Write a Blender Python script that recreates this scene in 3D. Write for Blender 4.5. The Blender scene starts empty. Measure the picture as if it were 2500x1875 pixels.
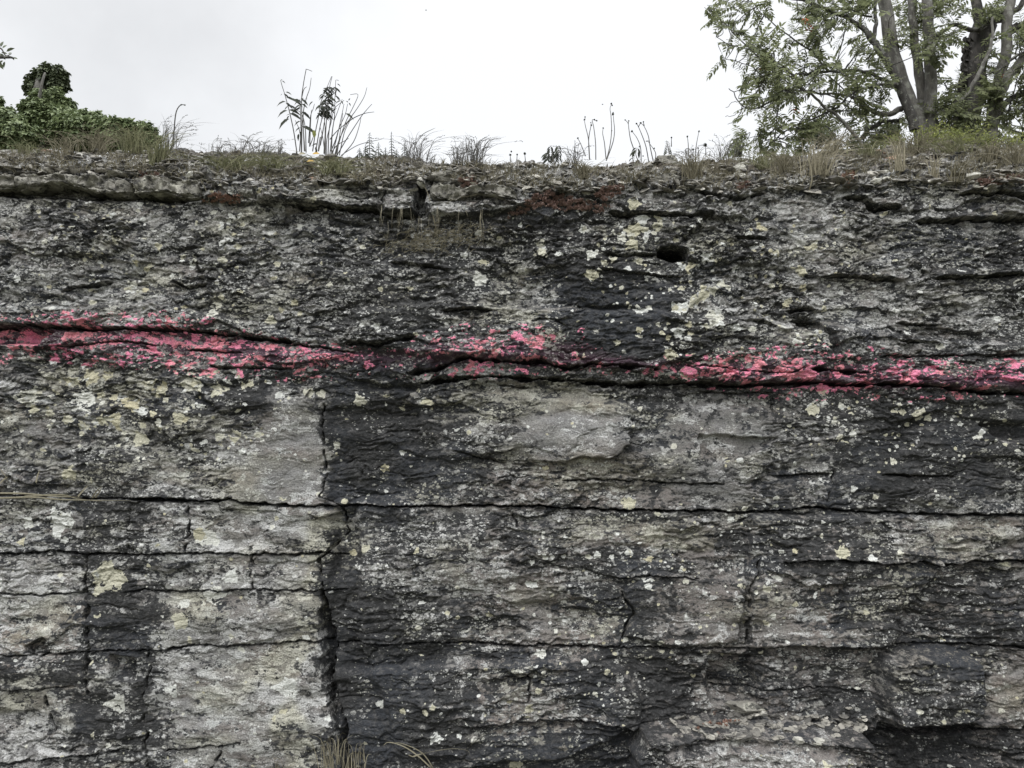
import bpy, math, random
import numpy as np
from mathutils import Vector, kdtree

random.seed(7)
rng = np.random.default_rng(11)
scene = bpy.context.scene
COL = scene.collection

# ------------------------------------------------------------------ camera
CAMZ, PITCH, TAN = 1.6, math.radians(6.0), math.tan(math.radians(32.5))
cd = bpy.data.cameras.new("camera")
cd.sensor_width = 36.0
cd.lens = 18.0 / TAN
cd.clip_start, cd.clip_end = 0.05, 3000.0
cam = bpy.data.objects.new("camera", cd)
cam.location = (0, 0, CAMZ)
cam.rotation_euler = (math.radians(90) + PITCH, 0, 0)
COL.objects.link(cam)
scene.camera = cam

# ------------------------------------------------------------------ world: closed overcast over a daylight sky
SUN_EL, SUN_AZ = math.radians(50), math.radians(205)
world = bpy.data.worlds.new("World")
scene.world = world
world.use_nodes = True
wn, wl = world.node_tree.nodes, world.node_tree.links
wn.clear()
wo = wn.new('ShaderNodeOutputWorld')
sky = wn.new('ShaderNodeTexSky'); sky.sky_type = 'NISHITA'; sky.sun_disc = False
sky.sun_elevation = SUN_EL; sky.sun_rotation = SUN_AZ
bgs = wn.new('ShaderNodeBackground'); bgs.inputs['Strength'].default_value = 0.08
wl.new(sky.outputs[0], bgs.inputs['Color'])
tc = wn.new('ShaderNodeTexCoord')
sep = wn.new('ShaderNodeSeparateXYZ'); wl.new(tc.outputs['Generated'], sep.inputs[0])
ramp = wn.new('ShaderNodeValToRGB')          # overcast: brighter overhead
ramp.color_ramp.elements[0].position = 0.0; ramp.color_ramp.elements[0].color = (0.25, 0.26, 0.25, 1)
e = ramp.color_ramp.elements.new(0.02); e.color = (0.88, 0.90, 0.92, 1)
e = ramp.color_ramp.elements.new(0.62); e.color = (0.955, 0.965, 0.985, 1)
ramp.color_ramp.elements[1].position = 0.02
ramp.color_ramp.elements[-1].position = 1.0; ramp.color_ramp.elements[-1].color = (0.97, 0.985, 1.0, 1)
wl.new(sep.outputs[2], ramp.inputs[0])
# soft grey cloud to the upper left
dotn = wn.new('ShaderNodeVectorMath'); dotn.operation = 'DOT_PRODUCT'
wl.new(tc.outputs['Generated'], dotn.inputs[0])
dv = Vector((-0.52, 0.80, 0.56)).normalized(); dotn.inputs[1].default_value = dv
cn = wn.new('ShaderNodeTexNoise'); cn.inputs['Scale'].default_value = 2.6; cn.inputs['Detail'].default_value = 6
cn.inputs['Roughness'].default_value = 0.55
wl.new(tc.outputs['Generated'], cn.inputs['Vector'])
cm = wn.new('ShaderNodeMath'); cm.operation = 'MULTIPLY_ADD'
wl.new(cn.outputs[0], cm.inputs[0]); cm.inputs[1].default_value = 0.16; wl.new(dotn.outputs['Value'], cm.inputs[2])
mr = wn.new('ShaderNodeMapRange'); mr.interpolation_type = 'SMOOTHSTEP'
mr.inputs['From Min'].default_value = 1.015; mr.inputs['From Max'].default_value = 1.11
mr.inputs['To Min'].default_value = 1.0; mr.inputs['To Max'].default_value = 0.74
wl.new(cm.outputs[0], mr.inputs['Value'])
bgc = wn.new('ShaderNodeBackground')
wl.new(ramp.outputs[0], bgc.inputs['Color'])
zz = wn.new('ShaderNodeMapRange'); zz.interpolation_type = 'SMOOTHSTEP'
zz.inputs['From Min'].default_value = 0.60; zz.inputs['From Max'].default_value = 1.0
zz.inputs['To Min'].default_value = 0.90; zz.inputs['To Max'].default_value = 3.0
wl.new(sep.outputs[2], zz.inputs['Value'])
mm = wn.new('ShaderNodeMath'); mm.operation = 'MULTIPLY'
wl.new(zz.outputs[0], mm.inputs[0]); wl.new(mr.outputs[0], mm.inputs[1])
wl.new(mm.outputs[0], bgc.inputs['Strength'])
mx = wn.new('ShaderNodeMixShader'); mx.inputs[0].default_value = 0.93
wl.new(bgs.outputs[0], mx.inputs[1]); wl.new(bgc.outputs[0], mx.inputs[2])
wl.new(mx.outputs[0], wo.inputs['Surface'])

sd = bpy.data.lights.new("sun", 'SUN'); sd.energy = 1.5; sd.angle = math.radians(30); sd.color = (1.0, 0.985, 0.965)
sun = bpy.data.objects.new("sun", sd); COL.objects.link(sun)
sdir = Vector((math.sin(SUN_AZ) * math.cos(SUN_EL), math.cos(SUN_AZ) * math.cos(SUN_EL), math.sin(SUN_EL)))
sun.rotation_euler = sdir.to_track_quat('Z', 'Y').to_euler()
scene.view_settings.view_transform = 'Standard'
scene.view_settings.look = 'None'
scene.view_settings.exposure = 0.34
scene.view_settings.gamma = 1.0

# ------------------------------------------------------------------ helpers
D = 3.6            # distance of the rock face
ct, st = math.cos(PITCH), math.sin(PITCH)

def P(sx, sy, Y):
    a = (sx - 1250) / 1250 * TAN; b = (937.5 - sy) / 1250 * TAN
    s = Y / (ct - b * st)
    return (a * s, Y, CAMZ + s * (st + b * ct))

def proj(x, y, z):
    f = y * ct + (z - CAMZ) * st; u = -y * st + (z - CAMZ) * ct
    return 1250 + 1250 * x / f / TAN, 937.5 - 1250 * u / f / TAN

def Z(c, o=(0, 80), k=0.28933):     # helper: from a 640 px wide detail of the survey to survey coordinates
    return (o[0] + c[0] * k, o[1] + c[1] * k)

def tag(o, label=None, cat=None, group=None, kind=None):
    if label: o['label'] = label
    if cat: o['category'] = cat
    if group: o['group'] = group
    if kind: o['kind'] = kind
    return o

def link(name, me, parent=None):
    o = bpy.data.objects.new(name, me); COL.objects.link(o)
    if parent is not None:
        o.parent = parent
        if parent.type == 'EMPTY':
            me.transform(parent.matrix_basis.inverted())
    return o

def empty(name, loc):
    o = bpy.data.objects.new(name, None); o.location = loc; o.empty_display_size = 0.1
    COL.objects.link(o)
    return o

def np_mesh(name, V, F, smooth=False, mat=None):
    """V (n,3), F (m,k) all faces the same size"""
    me = bpy.data.meshes.new(name)
    V = np.ascontiguousarray(V, dtype=np.float32); F = np.ascontiguousarray(F, dtype=np.int32)
    m, k = F.shape
    me.vertices.add(len(V)); me.vertices.foreach_set('co', V.ravel())
    me.loops.add(m * k); me.loops.foreach_set('vertex_index', F.ravel())
    me.polygons.add(m)
    me.polygons.foreach_set('loop_start', np.arange(0, m * k, k, dtype=np.int32))
    me.polygons.foreach_set('use_smooth', np.full(m, smooth, dtype=bool))
    me.update(calc_edges=True)
    if mat: me.materials.append(mat)
    return me

class MB:
    """collects quads and triangles (triangles as quads are kept apart)"""
    def __init__(s): s.V = []; s.Q = []; s.T = []; s.n = 0; s.vr = []
    def add(s, V, Q=None, T=None, r=None):
        V = np.asarray(V, dtype=np.float64).reshape(-1, 3)
        if Q is not None and len(Q): s.Q.append(np.asarray(Q) + s.n)
        if T is not None and len(T): s.T.append(np.asarray(T) + s.n)
        s.V.append(V); s.n += len(V)
        s.vr.append(np.full(len(V), rng.random() if r is None else 0.0) if (r is None or np.isscalar(r)) else np.asarray(r))
        if np.isscalar(r): s.vr[-1][:] = r
    def tube(s, pts, rad, sides=6):
        pts = np.asarray(pts, dtype=float); n = len(pts)
        rad = np.full(n, rad) if np.isscalar(rad) else np.interp(np.linspace(0, 1, n), np.linspace(0, 1, len(rad)), rad)
        t = np.gradient(pts, axis=0); t /= (np.linalg.norm(t, axis=1)[:, None] + 1e-9)
        up = np.array([0.13, 0.97, 0.21])
        a = np.cross(t, up); a /= (np.linalg.norm(a, axis=1)[:, None] + 1e-9); b = np.cross(t, a)
        an = np.linspace(0, 2 * np.pi, sides, endpoint=False)
        V = pts[:, None, :] + rad[:, None, None] * (np.cos(an)[None, :, None] * a[:, None, :] + np.sin(an)[None, :, None] * b[:, None, :])
        i = np.arange(n - 1)[:, None] * sides; j = np.arange(sides)[None, :]; j2 = (j + 1) % sides
        Q = np.stack([i + j, i + j2, i + sides + j2, i + sides + j], -1).reshape(-1, 4)
        s.add(V.reshape(-1, 3), Q)
    def leaves(s, pos, dirs, nrm, L, W, fold=0.25, droop=0.2):
        """pointed folded leaves: 8 verts, 6 quads"""
        pos = np.asarray(pos, float); n = len(pos)
        d = np.asarray(dirs, float); d = d / (np.linalg.norm(d, axis=1)[:, None] + 1e-9)
        nn = np.asarray(nrm, float); nn = nn - (nn * d).sum(1)[:, None] * d; nn /= (np.linalg.norm(nn, axis=1)[:, None] + 1e-9)
        sd_ = np.cross(d, nn)
        L = np.broadcast_to(L, n)[:, None]; W = np.broadcast_to(W, n)[:, None]
        def pt(u, w, h): return pos + d * L * u + sd_ * W * w + nn * (h * W - droop * L * u * u)
        V = np.stack([pt(0, 0, 0), pt(.3, .42, fold * .5), pt(.65, .4, fold * .5), pt(1, 0, 0), pt(.65, -.4, fold * .5), pt(.3, -.42, fold * .5),
                      pt(.3, 0, 0), pt(.65, 0, 0)], 1).reshape(-1, 3)
        base = (np.arange(n) * 8)[:, None, None]
        Q = np.array([[6, 1, 2, 7], [5, 6, 7, 4]])[None] + base
        T = np.array([[0, 1, 6], [0, 6, 5], [7, 2, 3], [7, 3, 4]])[None] + base
        s.add(V, Q.reshape(-1, 4), T.reshape(-1, 3), r=np.repeat(rng.random(n), 8))
    def blade(s, pts, w):
        """grass blade: V-folded ribbon"""
        pts = np.asarray(pts, float); n = len(pts)
        t = np.gradient(pts, axis=0); t /= np.linalg.norm(t, axis=1)[:, None] + 1e-9
        an = rng.random() * math.pi
        sv = np.cross(t, np.array([math.sin(an) * .6, math.cos(an), 0.2])); sv /= np.linalg.norm(sv, axis=1)[:, None] + 1e-9
        fw = np.cross(t, sv)
        ww = (w * np.sin(np.linspace(.45, 1, n) * math.pi) ** .8 + w * .08)[:, None]
        V = np.concatenate([pts - sv * ww * .5, pts + fw * ww * .22, pts + sv * ww * .5])
        i = np.arange(n - 1)
        Q = np.concatenate([np.stack([i, i + n, i + n + 1, i + 1], 1), np.stack([i + n, i + 2 * n, i + 2 * n + 1, i + n + 1], 1)])
        s.add(V, Q)
    def build(s, name, mat, parent=None, smooth=True):
        me = bpy.data.meshes.new(name)
        V = np.concatenate(s.V).astype(np.float32)
        me.vertices.add(len(V)); me.vertices.foreach_set('co', V.ravel())
        Q = np.concatenate(s.Q) if s.Q else np.zeros((0, 4), int); T = np.concatenate(s.T) if s.T else np.zeros((0, 3), int)
        me.loops.add(Q.size + T.size)
        me.loops.foreach_set('vertex_index', np.concatenate([Q.ravel(), T.ravel()]).astype(np.int32))
        me.polygons.add(len(Q) + len(T))
        ls = np.concatenate([np.arange(len(Q)) * 4, Q.size + np.arange(len(T)) * 3]).astype(np.int32)
        me.polygons.foreach_set('loop_start', ls)
        me.polygons.foreach_set('use_smooth', np.full(len(Q) + len(T), smooth, dtype=bool))
        me.update(calc_edges=True)
        at = me.attributes.new('rnd', 'FLOAT', 'POINT'); at.data.foreach_set('value', np.concatenate(s.vr).astype(np.float32))
        me.materials.append(mat)
        return link(name, me, parent)

def catmull(pts, k=5):
    pts = np.asarray(pts, float)
    if len(pts) < 3: 
        return pts[0] + (pts[-1] - pts[0]) * np.linspace(0, 1, k + 1)[:, None]
    q = np.vstack([2 * pts[0] - pts[1], pts, 2 * pts[-1] - pts[-2]]); out = []
    for i in range(1, len(q) - 2):
        t = np.linspace(0, 1, k, endpoint=False)[:, None]
        out.append(.5 * (2 * q[i] + (q[i + 1] - q[i - 1]) * t + (2 * q[i - 1] - 5 * q[i] + 4 * q[i + 1] - q[i + 2]) * t ** 2 + (3 * q[i] - q[i - 1] - 3 * q[i + 1] + q[i + 2]) * t ** 3))
    out.append(pts[-1:]); return np.vstack(out)

# ---- numpy noise
_perm = {}
def _tab(seed):
    if seed not in _perm:
        r = np.random.default_rng(seed)
        p = r.permutation(512).astype(np.int32); _perm[seed] = (np.concatenate([p, p]), r.random((512, 4)).astype(np.float32))
    return _perm[seed]
def _h(ix, iy, seed):
    p, _ = _tab(seed); return p[(p[ix & 511] + iy) & 511]
def perlin(x, y, seed=0):
    x = x.astype(np.float32); y = y.astype(np.float32)
    p, r = _tab(seed); x0 = np.floor(x).astype(np.int32); y0 = np.floor(y).astype(np.int32)
    fx = x - x0; fy = y - y0
    u = fx * fx * fx * (fx * (fx * 6 - 15) + 10); v = fy * fy * fy * (fy * (fy * 6 - 15) + 10)
    ga = np.cos(r[:, 0] * 2 * np.pi).astype(np.float32); gb = np.sin(r[:, 0] * 2 * np.pi).astype(np.float32)
    def g(ix, iy, dx, dy):
        h = _h(ix, iy, seed); return ga[h] * dx + gb[h] * dy
    a = g(x0, y0, fx, fy); b = g(x0 + 1, y0, fx - 1, fy); c = g(x0, y0 + 1, fx, fy - 1); d = g(x0 + 1, y0 + 1, fx - 1, fy - 1)
    return (a + (b - a) * u + ((c + (d - c) * u) - (a + (b - a) * u)) * v) * 1.5
def fbm(x, y, seed=0, o=4, g=.5, l=2.03):
    s = 0; a = 1; t = 0
    for i in range(o):
        s = s + a * perlin(x + 17.3 * i, y - 9.1 * i, seed + i); t += a; a *= g; x = x * l; y = y * l
    return s / t
def worley(x, y, seed=0):
    x = x.astype(np.float32); y = y.astype(np.float32)
    _, r = _tab(seed); x0 = np.floor(x).astype(np.int32); y0 = np.floor(y).astype(np.int32)
    f1 = np.full(x.shape, 9, np.float32); f2 = f1.copy(); hid = np.zeros(x.shape, np.int32); bx = np.zeros(x.shape, np.float32); by = bx.copy()
    for i in (-1, 0, 1):
        for j in (-1, 0, 1):
            h = _h(x0 + i, y0 + j, seed)
            dx = x - (x0 + i + r[h, 0]); dy = y - (y0 + j + r[h, 1]); d = dx * dx + dy * dy
            m = d < f1
            f2 = np.where(m, f1, np.minimum(f2, d)); f1 = np.where(m, d, f1)
            hid = np.where(m, h, hid); bx = np.where(m, dx, bx); by = np.where(m, dy, by)
    return np.sqrt(f1), np.sqrt(f2), hid, bx, by
def rnd(hid, k, seed): return _tab(seed)[1][(hid * 7 + k * 131) & 511, 2 + (k & 1)]
def sstep(a, b, x):
    t = np.clip((x - a) / (b - a), 0, 1); return t * t * (3 - 2 * t)
# ------------------------------------------------------------------ the rock face (heightfield sheet bent back over its top)
PX = P(1251, 900, D)[0] - P(1250, 900, D)[0]
STEP = 1.75 * PX
xd = np.arange(-2.62, 2.62, STEP)
xo = np.cumsum(np.geomspace(STEP * 1.5, 0.12, 75)); xo = xo[xo < 5.5]; xo = np.concatenate([xo, xo[-1] + np.cumsum(np.geomspace(.14, 9, 38))])
xs = np.concatenate([-2.62 - xo[::-1], xd, 2.62 + xo])
nx = len(xs)
sx_of = 1250 + xs / PX                                     # survey columns
edge = np.interp(sx_of, [0, 250, 480, 600, 700, 900, 1000, 1100, 1250, 1350, 1500, 1650, 1800, 2000, 2200, 2350, 2500],
                 [425, 426, 440, 442, 452, 452, 448, 440, 462, 462, 460, 458, 462, 458, 452, 450, 446])
crest = np.interp(sx_of, [0, 200, 400, 560, 700, 900, 1100, 1300, 1500, 1640, 1800, 2000, 2200, 2500],
                  [374, 368, 372, 378, 384, 392, 402, 405, 404, 398, 394, 386, 372, 366])
crest = crest + 5 * perlin(sx_of / 55, sx_of * 0 + .5, 91) + 3 * perlin(sx_of / 17, sx_of * 0 + .5, 92)
edge = edge + 6 * perlin(sx_of / 70, sx_of * 0 + .5, 93)
DC = 0.55
ze = np.array([P(1250, e_, D)[2] for e_ in edge]); zc = np.array([P(1250, c_, D + DC)[2] for c_ in crest])
zb_vis = P(1250, 1960, D)[2]
n_low = 26; n_wall = int((2.66 - zb_vis) / STEP); n_slope = 190; n_back = 60
low = np.linspace(-0.15, zb_vis, n_low, endpoint=False)
rows_y = []; rows_z = []; dirs = []
for z_ in low: rows_y.append(np.full(nx, D)); rows_z.append(np.full(nx, z_)); dirs.append((-1, 0))
for i in range(n_wall):
    t = i / n_wall; rows_y.append(np.full(nx, D)); rows_z.append(zb_vis + (ze - zb_vis) * t); dirs.append((-1, 0))
for i in range(n_slope):
    t = i / n_slope; rows_y.append(np.full(nx, D + DC * t)); rows_z.append(ze + (zc - ze) * (t ** .8))
    k = min(1, t / .12); dirs.append((-1 + .42 * k, .8 * k))
bk = np.concatenate([[0], np.cumsum(np.geomspace(0.006, 1.6, n_back - 1))])
for i, b_ in enumerate(bk):
    k = min(1, i / 12.)
    rows_y.append(np.full(nx, D + DC + b_)); rows_z.append(zc * (1 - min(1, b_ / 3)) + 2.86 * min(1, b_ / 3) + (0.03 * b_ if b_ < 3 else .09 + .012 * (b_ - 3))); dirs.append((-.58 * (1 - k), .8 + .2 * k))
Yg = np.array(rows_y); Zg = np.array(rows_z); Xg = np.broadcast_to(xs, Yg.shape).copy()
ny = len(Yg)
U, V = proj(Xg, Yg, Zg)
U[n_low + n_wall:] = sx_of[None, :]                         # keep design columns straight on the top
n_top = n_low + n_wall
bank = np.zeros(ny); bank[n_top:] = 1                       # rows on the bank / plateau
rowi = np.arange(ny)[:, None]
V = V.astype(np.float32).copy()
for i in range(n_slope, n_slope + n_back):                  # beyond the crest: design rows keep counting up in metres
    V[n_top + i] = V[n_top + n_slope - 1] - (bk[i - n_slope] / PX)
U = U.astype(np.float32)

# domain warp
wu = fbm(U / 90, V / 60, 1, 3) * 26 + fbm(U / 22, V / 14, 5, 2) * 7
wv = fbm(U / 120, V / 70, 9, 3) * 16 + fbm(U / 26, V / 16, 13, 2) * 6
Uw = U + wu; Vw = V + wv

H = 0.035 * fbm(U / 700, V / 380, 20, 2) + 0.045 * fbm(Uw / 260, Vw / 130, 24, 3)
# chips: tilted facets with broken steps
def chips(su, sv, amp, tilt, seed, gap=0.0, cut=0.07):
    f1, f2, hid, dx, dy = worley(Uw / su, Vw / sv, seed)
    a = rnd(hid, 1, seed) - .5; gx = rnd(hid, 2, seed) - .5; gy = rnd(hid, 3, seed) - .5
    e_ = sstep(0, cut, f2 - f1)
    return amp * (a + tilt * (gx * dx + (gy * 1.2 + .25) * dy)) * (.35 + .65 * e_) - gap * (1 - e_)
rough = sstep(-.3, .35, fbm(U / 240, V / 160, 31, 3))       # rough versus smooth-broken areas
SMOOTH = []                                                 # smooth flat faces of the rock (survey polygons)
def inpoly(poly, u=None, v=None):
    u = Uw if u is None else u; v = Vw if v is None else v
    m = np.zeros(u.shape, bool); n = len(poly)
    for i in range(n):
        x1, y1 = poly[i]; x2, y2 = poly[(i + 1) % n]
        if y1 == y2: continue
        c = ((y1 > v) != (y2 > v)) & (u < (x2 - x1) * (v - y1) / (y2 - y1) + x1)
        m ^= c
    return m
def softpoly(poly, soft=14.0, warp=.55):
    """1 inside, falls to 0 over `soft` px round the edge"""
    xs_ = [p[0] for p in poly]; ys_ = [p[1] for p in poly]; mg = soft + 45
    u = U + wu * warp; v = V + wv * warp
    box = (U > min(xs_) - mg) & (U < max(xs_) + mg) & (V > min(ys_) - mg) & (V < max(ys_) + mg)
    uu = u[box]; vv = v[box]; d = np.full(uu.shape, 1e9, np.float32); n = len(poly)
    for i in range(n):
        x1, y1 = poly[i]; x2, y2 = poly[(i + 1) % n]; ex, ey = x2 - x1, y2 - y1
        t = np.clip(((uu - x1) * ex + (vv - y1) * ey) / (ex * ex + ey * ey + 1e-6), 0, 1)
        d = np.minimum(d, (uu - x1 - t * ex) ** 2 + (vv - y1 - t * ey) ** 2)
    d = np.sqrt(d); ins = inpoly(poly, uu, vv); sdv = np.where(ins, d, -d)
    out = np.zeros(U.shape, np.float32); out[box] = sstep(-soft * .5, soft * .5, sdv); return out
smooth_polys = [
    [(640, 960), (700, 975), (780, 1000), (790, 1120), (775, 1215), (600, 1225), (560, 1190), (640, 1080)],
    [(1300, 1000), (1420, 950), (1530, 1000), (1535, 1050), (1520, 1090), (1490, 1122), (1300, 1128), (1250, 1080)],
    [(1640, 1000), (1830, 1010), (1900, 1080), (1800, 1130), (1790, 1230), (1560, 1230), (1560, 1140), (1600, 1060)],
    [(1570, 1420), (1780, 1410), (1800, 1560), (1580, 1570), (1545, 1500)],
    [(1840, 1430), (2010, 1440), (2010, 1560), (1840, 1570)],
    [(1270, 1450), (1370, 1450), (1350, 1560), (1260, 1560)],
    [(330, 1440), (780, 1450), (800, 1560), (420, 1580), (350, 1560)],
    [(380, 1600), (800, 1590), (810, 1760), (600, 1860), (380, 1740)],
    [(470, 1240), (760, 1240), (790, 1350), (480, 1345)],
    [(2415, 1650), (2460, 1635), (2520, 1660), (2560, 1760), (2400, 1765), (2430, 1710)],
    [(0, 1630), (205, 1640), (200, 1760), (0, 1830)],
]
SM = np.zeros(U.shape, np.float32)
for p_ in smooth_polys: SM = np.maximum(SM, softpoly(p_, 30))
LL = softpoly([(-400, 1235), (800, 1235), (815, 1560), (850, 2000), (-400, 2000)], 30)      # pale lower left block
SM = np.maximum(SM, LL * .45)
R = np.clip(.55 + .75 * rough, .4, 1.3) * (1 - .55 * SM)
R = R * (1 + .25 * sstep(820, 500, V))
R = R * (1 - .42 * sstep(940, 1040, V) * (1 - sstep(1600, 1700, V) * sstep(1500, 1700, U)))
R = R * (1 - .35 * sstep(60, 10, np.abs(V - np.interp(U, [0, 600, 1000, 1500, 2500], [820, 845, 872, 888, 932]))))
H += R * (chips(170, 66, .034, .9, 40) * (1 - .35 * sstep(800, 600, V)) + chips(48, 18, .0125, 1.1, 44, .003) + chips(21, 8.5, .0085, 1.2, 48, .0025) + chips(10, 5.2, .0048, 1.1, 52, .0014))
H += (R * .6 + .12) * (.006 * fbm(Uw / 16, Vw / 8, 60, 3, .6)) + .0016 * fbm(U / 5, V / 4, 66, 2)
# ridged fissures
rid = 1 - np.abs(fbm(Uw / 170, Vw / 34, 70, 3)) * 5; H -= .016 * np.clip(rid, 0, 1) ** 3 * (1 - .75 * SM) * sstep(-.15, .2, fbm(U / 200, V / 120, 74, 2))
# thin lamination of the lower right beds
lam = perlin(Uw / 300, (V + wv * .8) / 12, 80) + .6 * perlin(Uw / 120, (V + wv * .8) / 6, 81)
H += (1 - .7 * SM) * lam * .0040 * sstep(1240, 1300, V) * sstep(790, 860, U) * (.35 + rough)
H += (1 - .75 * SM) * lam * .0026 * sstep(480, 700, V)

# blocks standing out (+) or set back (-), survey polygons, depth in metres
def block(poly, h, soft=8): 
    global H
    H += h * softpoly(poly, soft)
block([(-90, 452), (90, 452), (250, 462), (490, 476), (490, 488), (300, 486), (100, 482), (-90, 470)], -.06, 14)
block([(470, 482), (560, 500), (700, 500), (700, 460), (600, 448), (500, 450)], .03)
block([(620, 455), (720, 470), (800, 470), (930, 468), (925, 512), (860, 512), (715, 502), (640, 500)], .045, 12)
block([(930, 462), (1015, 462), (1020, 525), (945, 527), (930, 500)], .06, 12)
block([(1040, 495), (1120, 497), (1220, 486), (1290, 496), (1240, 520), (1130, 535), (1050, 528)], .05, 14)
block([(1018, 448), (1034, 448), (1040, 526), (1018, 530)], -.08, 6)
# pink bed: overhanging lip with the ground under it set back
block([(-200, 740), (380, 745), (640, 790), (740, 836), (500, 812), (270, 806), (0, 799), (-200, 795)], .035, 22)
block([(-200, 800), (70, 800), (125, 812), (90, 836), (-200, 838)], -.06, 10)
block([(860, 760), (1100, 740), (1500, 760), (2600, 850), (2600, 955), (2300, 948), (1660, 930), (1450, 892), (1390, 900), (1320, 884), (1115, 879), (860, 845)], .045, 26)
block([(900, 945), (1090, 925), (1660, 938), (1900, 945), (1900, 1000), (1500, 985), (1250, 960)], -.035, 20)
# dark embayment right of the big upright joint
block([(795, 1000), (1000, 990), (1060, 1100), (1000, 1230), (800, 1232)], -.05, 50)
block([(815, 1240), (870, 1240), (880, 1560), (1000, 1900), (850, 1900), (800, 1600)], -.05, 26)
block([(790, 1440), (812, 1570), (810, 1660), (845, 1760), (862, 1900), (838, 1900), (810, 1740), (795, 1650), (780, 1500)], -.09, 10)
# spalled flake
H += .055 * softpoly([(1150, 940), (1530, 960), (1545, 1046), (1530, 1086), (1492, 1124), (1430, 1116), (1380, 1128), (1300, 1122), (1150, 1130)], 6, .8) * sstep(1200, 1500, U) * sstep(940, 1090, V)
block([(1700, 1060), (1900, 1070), (1850, 1100), (1760, 1130), (1710, 1105)], -.03, 8)
# right hand blocks
block([(1826, 1260), (2260, 1262), (2290, 1380), (2195, 1500), (2197, 1548), (2160, 1578), (1826, 1578)], .045, 14)
block([(1521, 1440), (1552, 1502), (1521, 1550), (1660, 1575), (1800, 1560), (1815, 1420), (1600, 1400)], .028, 10)
block([(820, 1640), (1460, 1600), (1520, 1640), (1570, 1700), (1550, 1770), (1400, 1840), (820, 1900)], .05, 18)
block([(1740, 1590), (1835, 1600), (1850, 1710), (1740, 1720), (1720, 1650)], -.06, 14)
block([(2150, 1600), (2240, 1590), (2370, 1600), (2385, 1690), (2372, 1745), (2250, 1768), (2160, 1760), (2140, 1690)], .13, 24)
block([(2130, 1762), (2400, 1770), (2600, 1765), (2600, 1790), (2380, 1795), (2240, 1800), (2120, 1790)], -.10, 10)
block([(2372, 1640), (2410, 1650), (2410, 1760), (2372, 1750)], -.09, 12)
block([(2110, 1790), (2600, 1792), (2600, 2000), (2110, 2000)], -.055, 10)
block([(2400, 1765), (2520, 1768), (2520, 1790), (2400, 1788)], .07, 6)
# rubble ledge bottom right, pale granular top
block([(1560, 1770), (1700, 1755), (1900, 1758), (2080, 1770), (2060, 2000), (1560, 2000), (1540, 1820)], .23, 14)
block([(1600, 1800), (1780, 1785), (2030, 1800), (2040, 2000), (1600, 2000)], .05, 20)
# little socket holes
block([(1604, 610), (1640, 603), (1676, 610), (1674, 632), (1632, 638), (1606, 628)], -.26, 4)
block([(1940, 784), (1990, 784), (2040, 850), (2030, 868), (1990, 830)], -.06, 10)
block([(2400, 1035), (2600, 1030), (2600, 1080), (2440, 1075)], -.06, 16)
block([(75, 1575), (110, 1555), (125, 1595), (80, 1600)], -.05, 6)
block([(268, 1605), (325, 1610), (318, 1660), (268, 1658)], -.05, 10)

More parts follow.
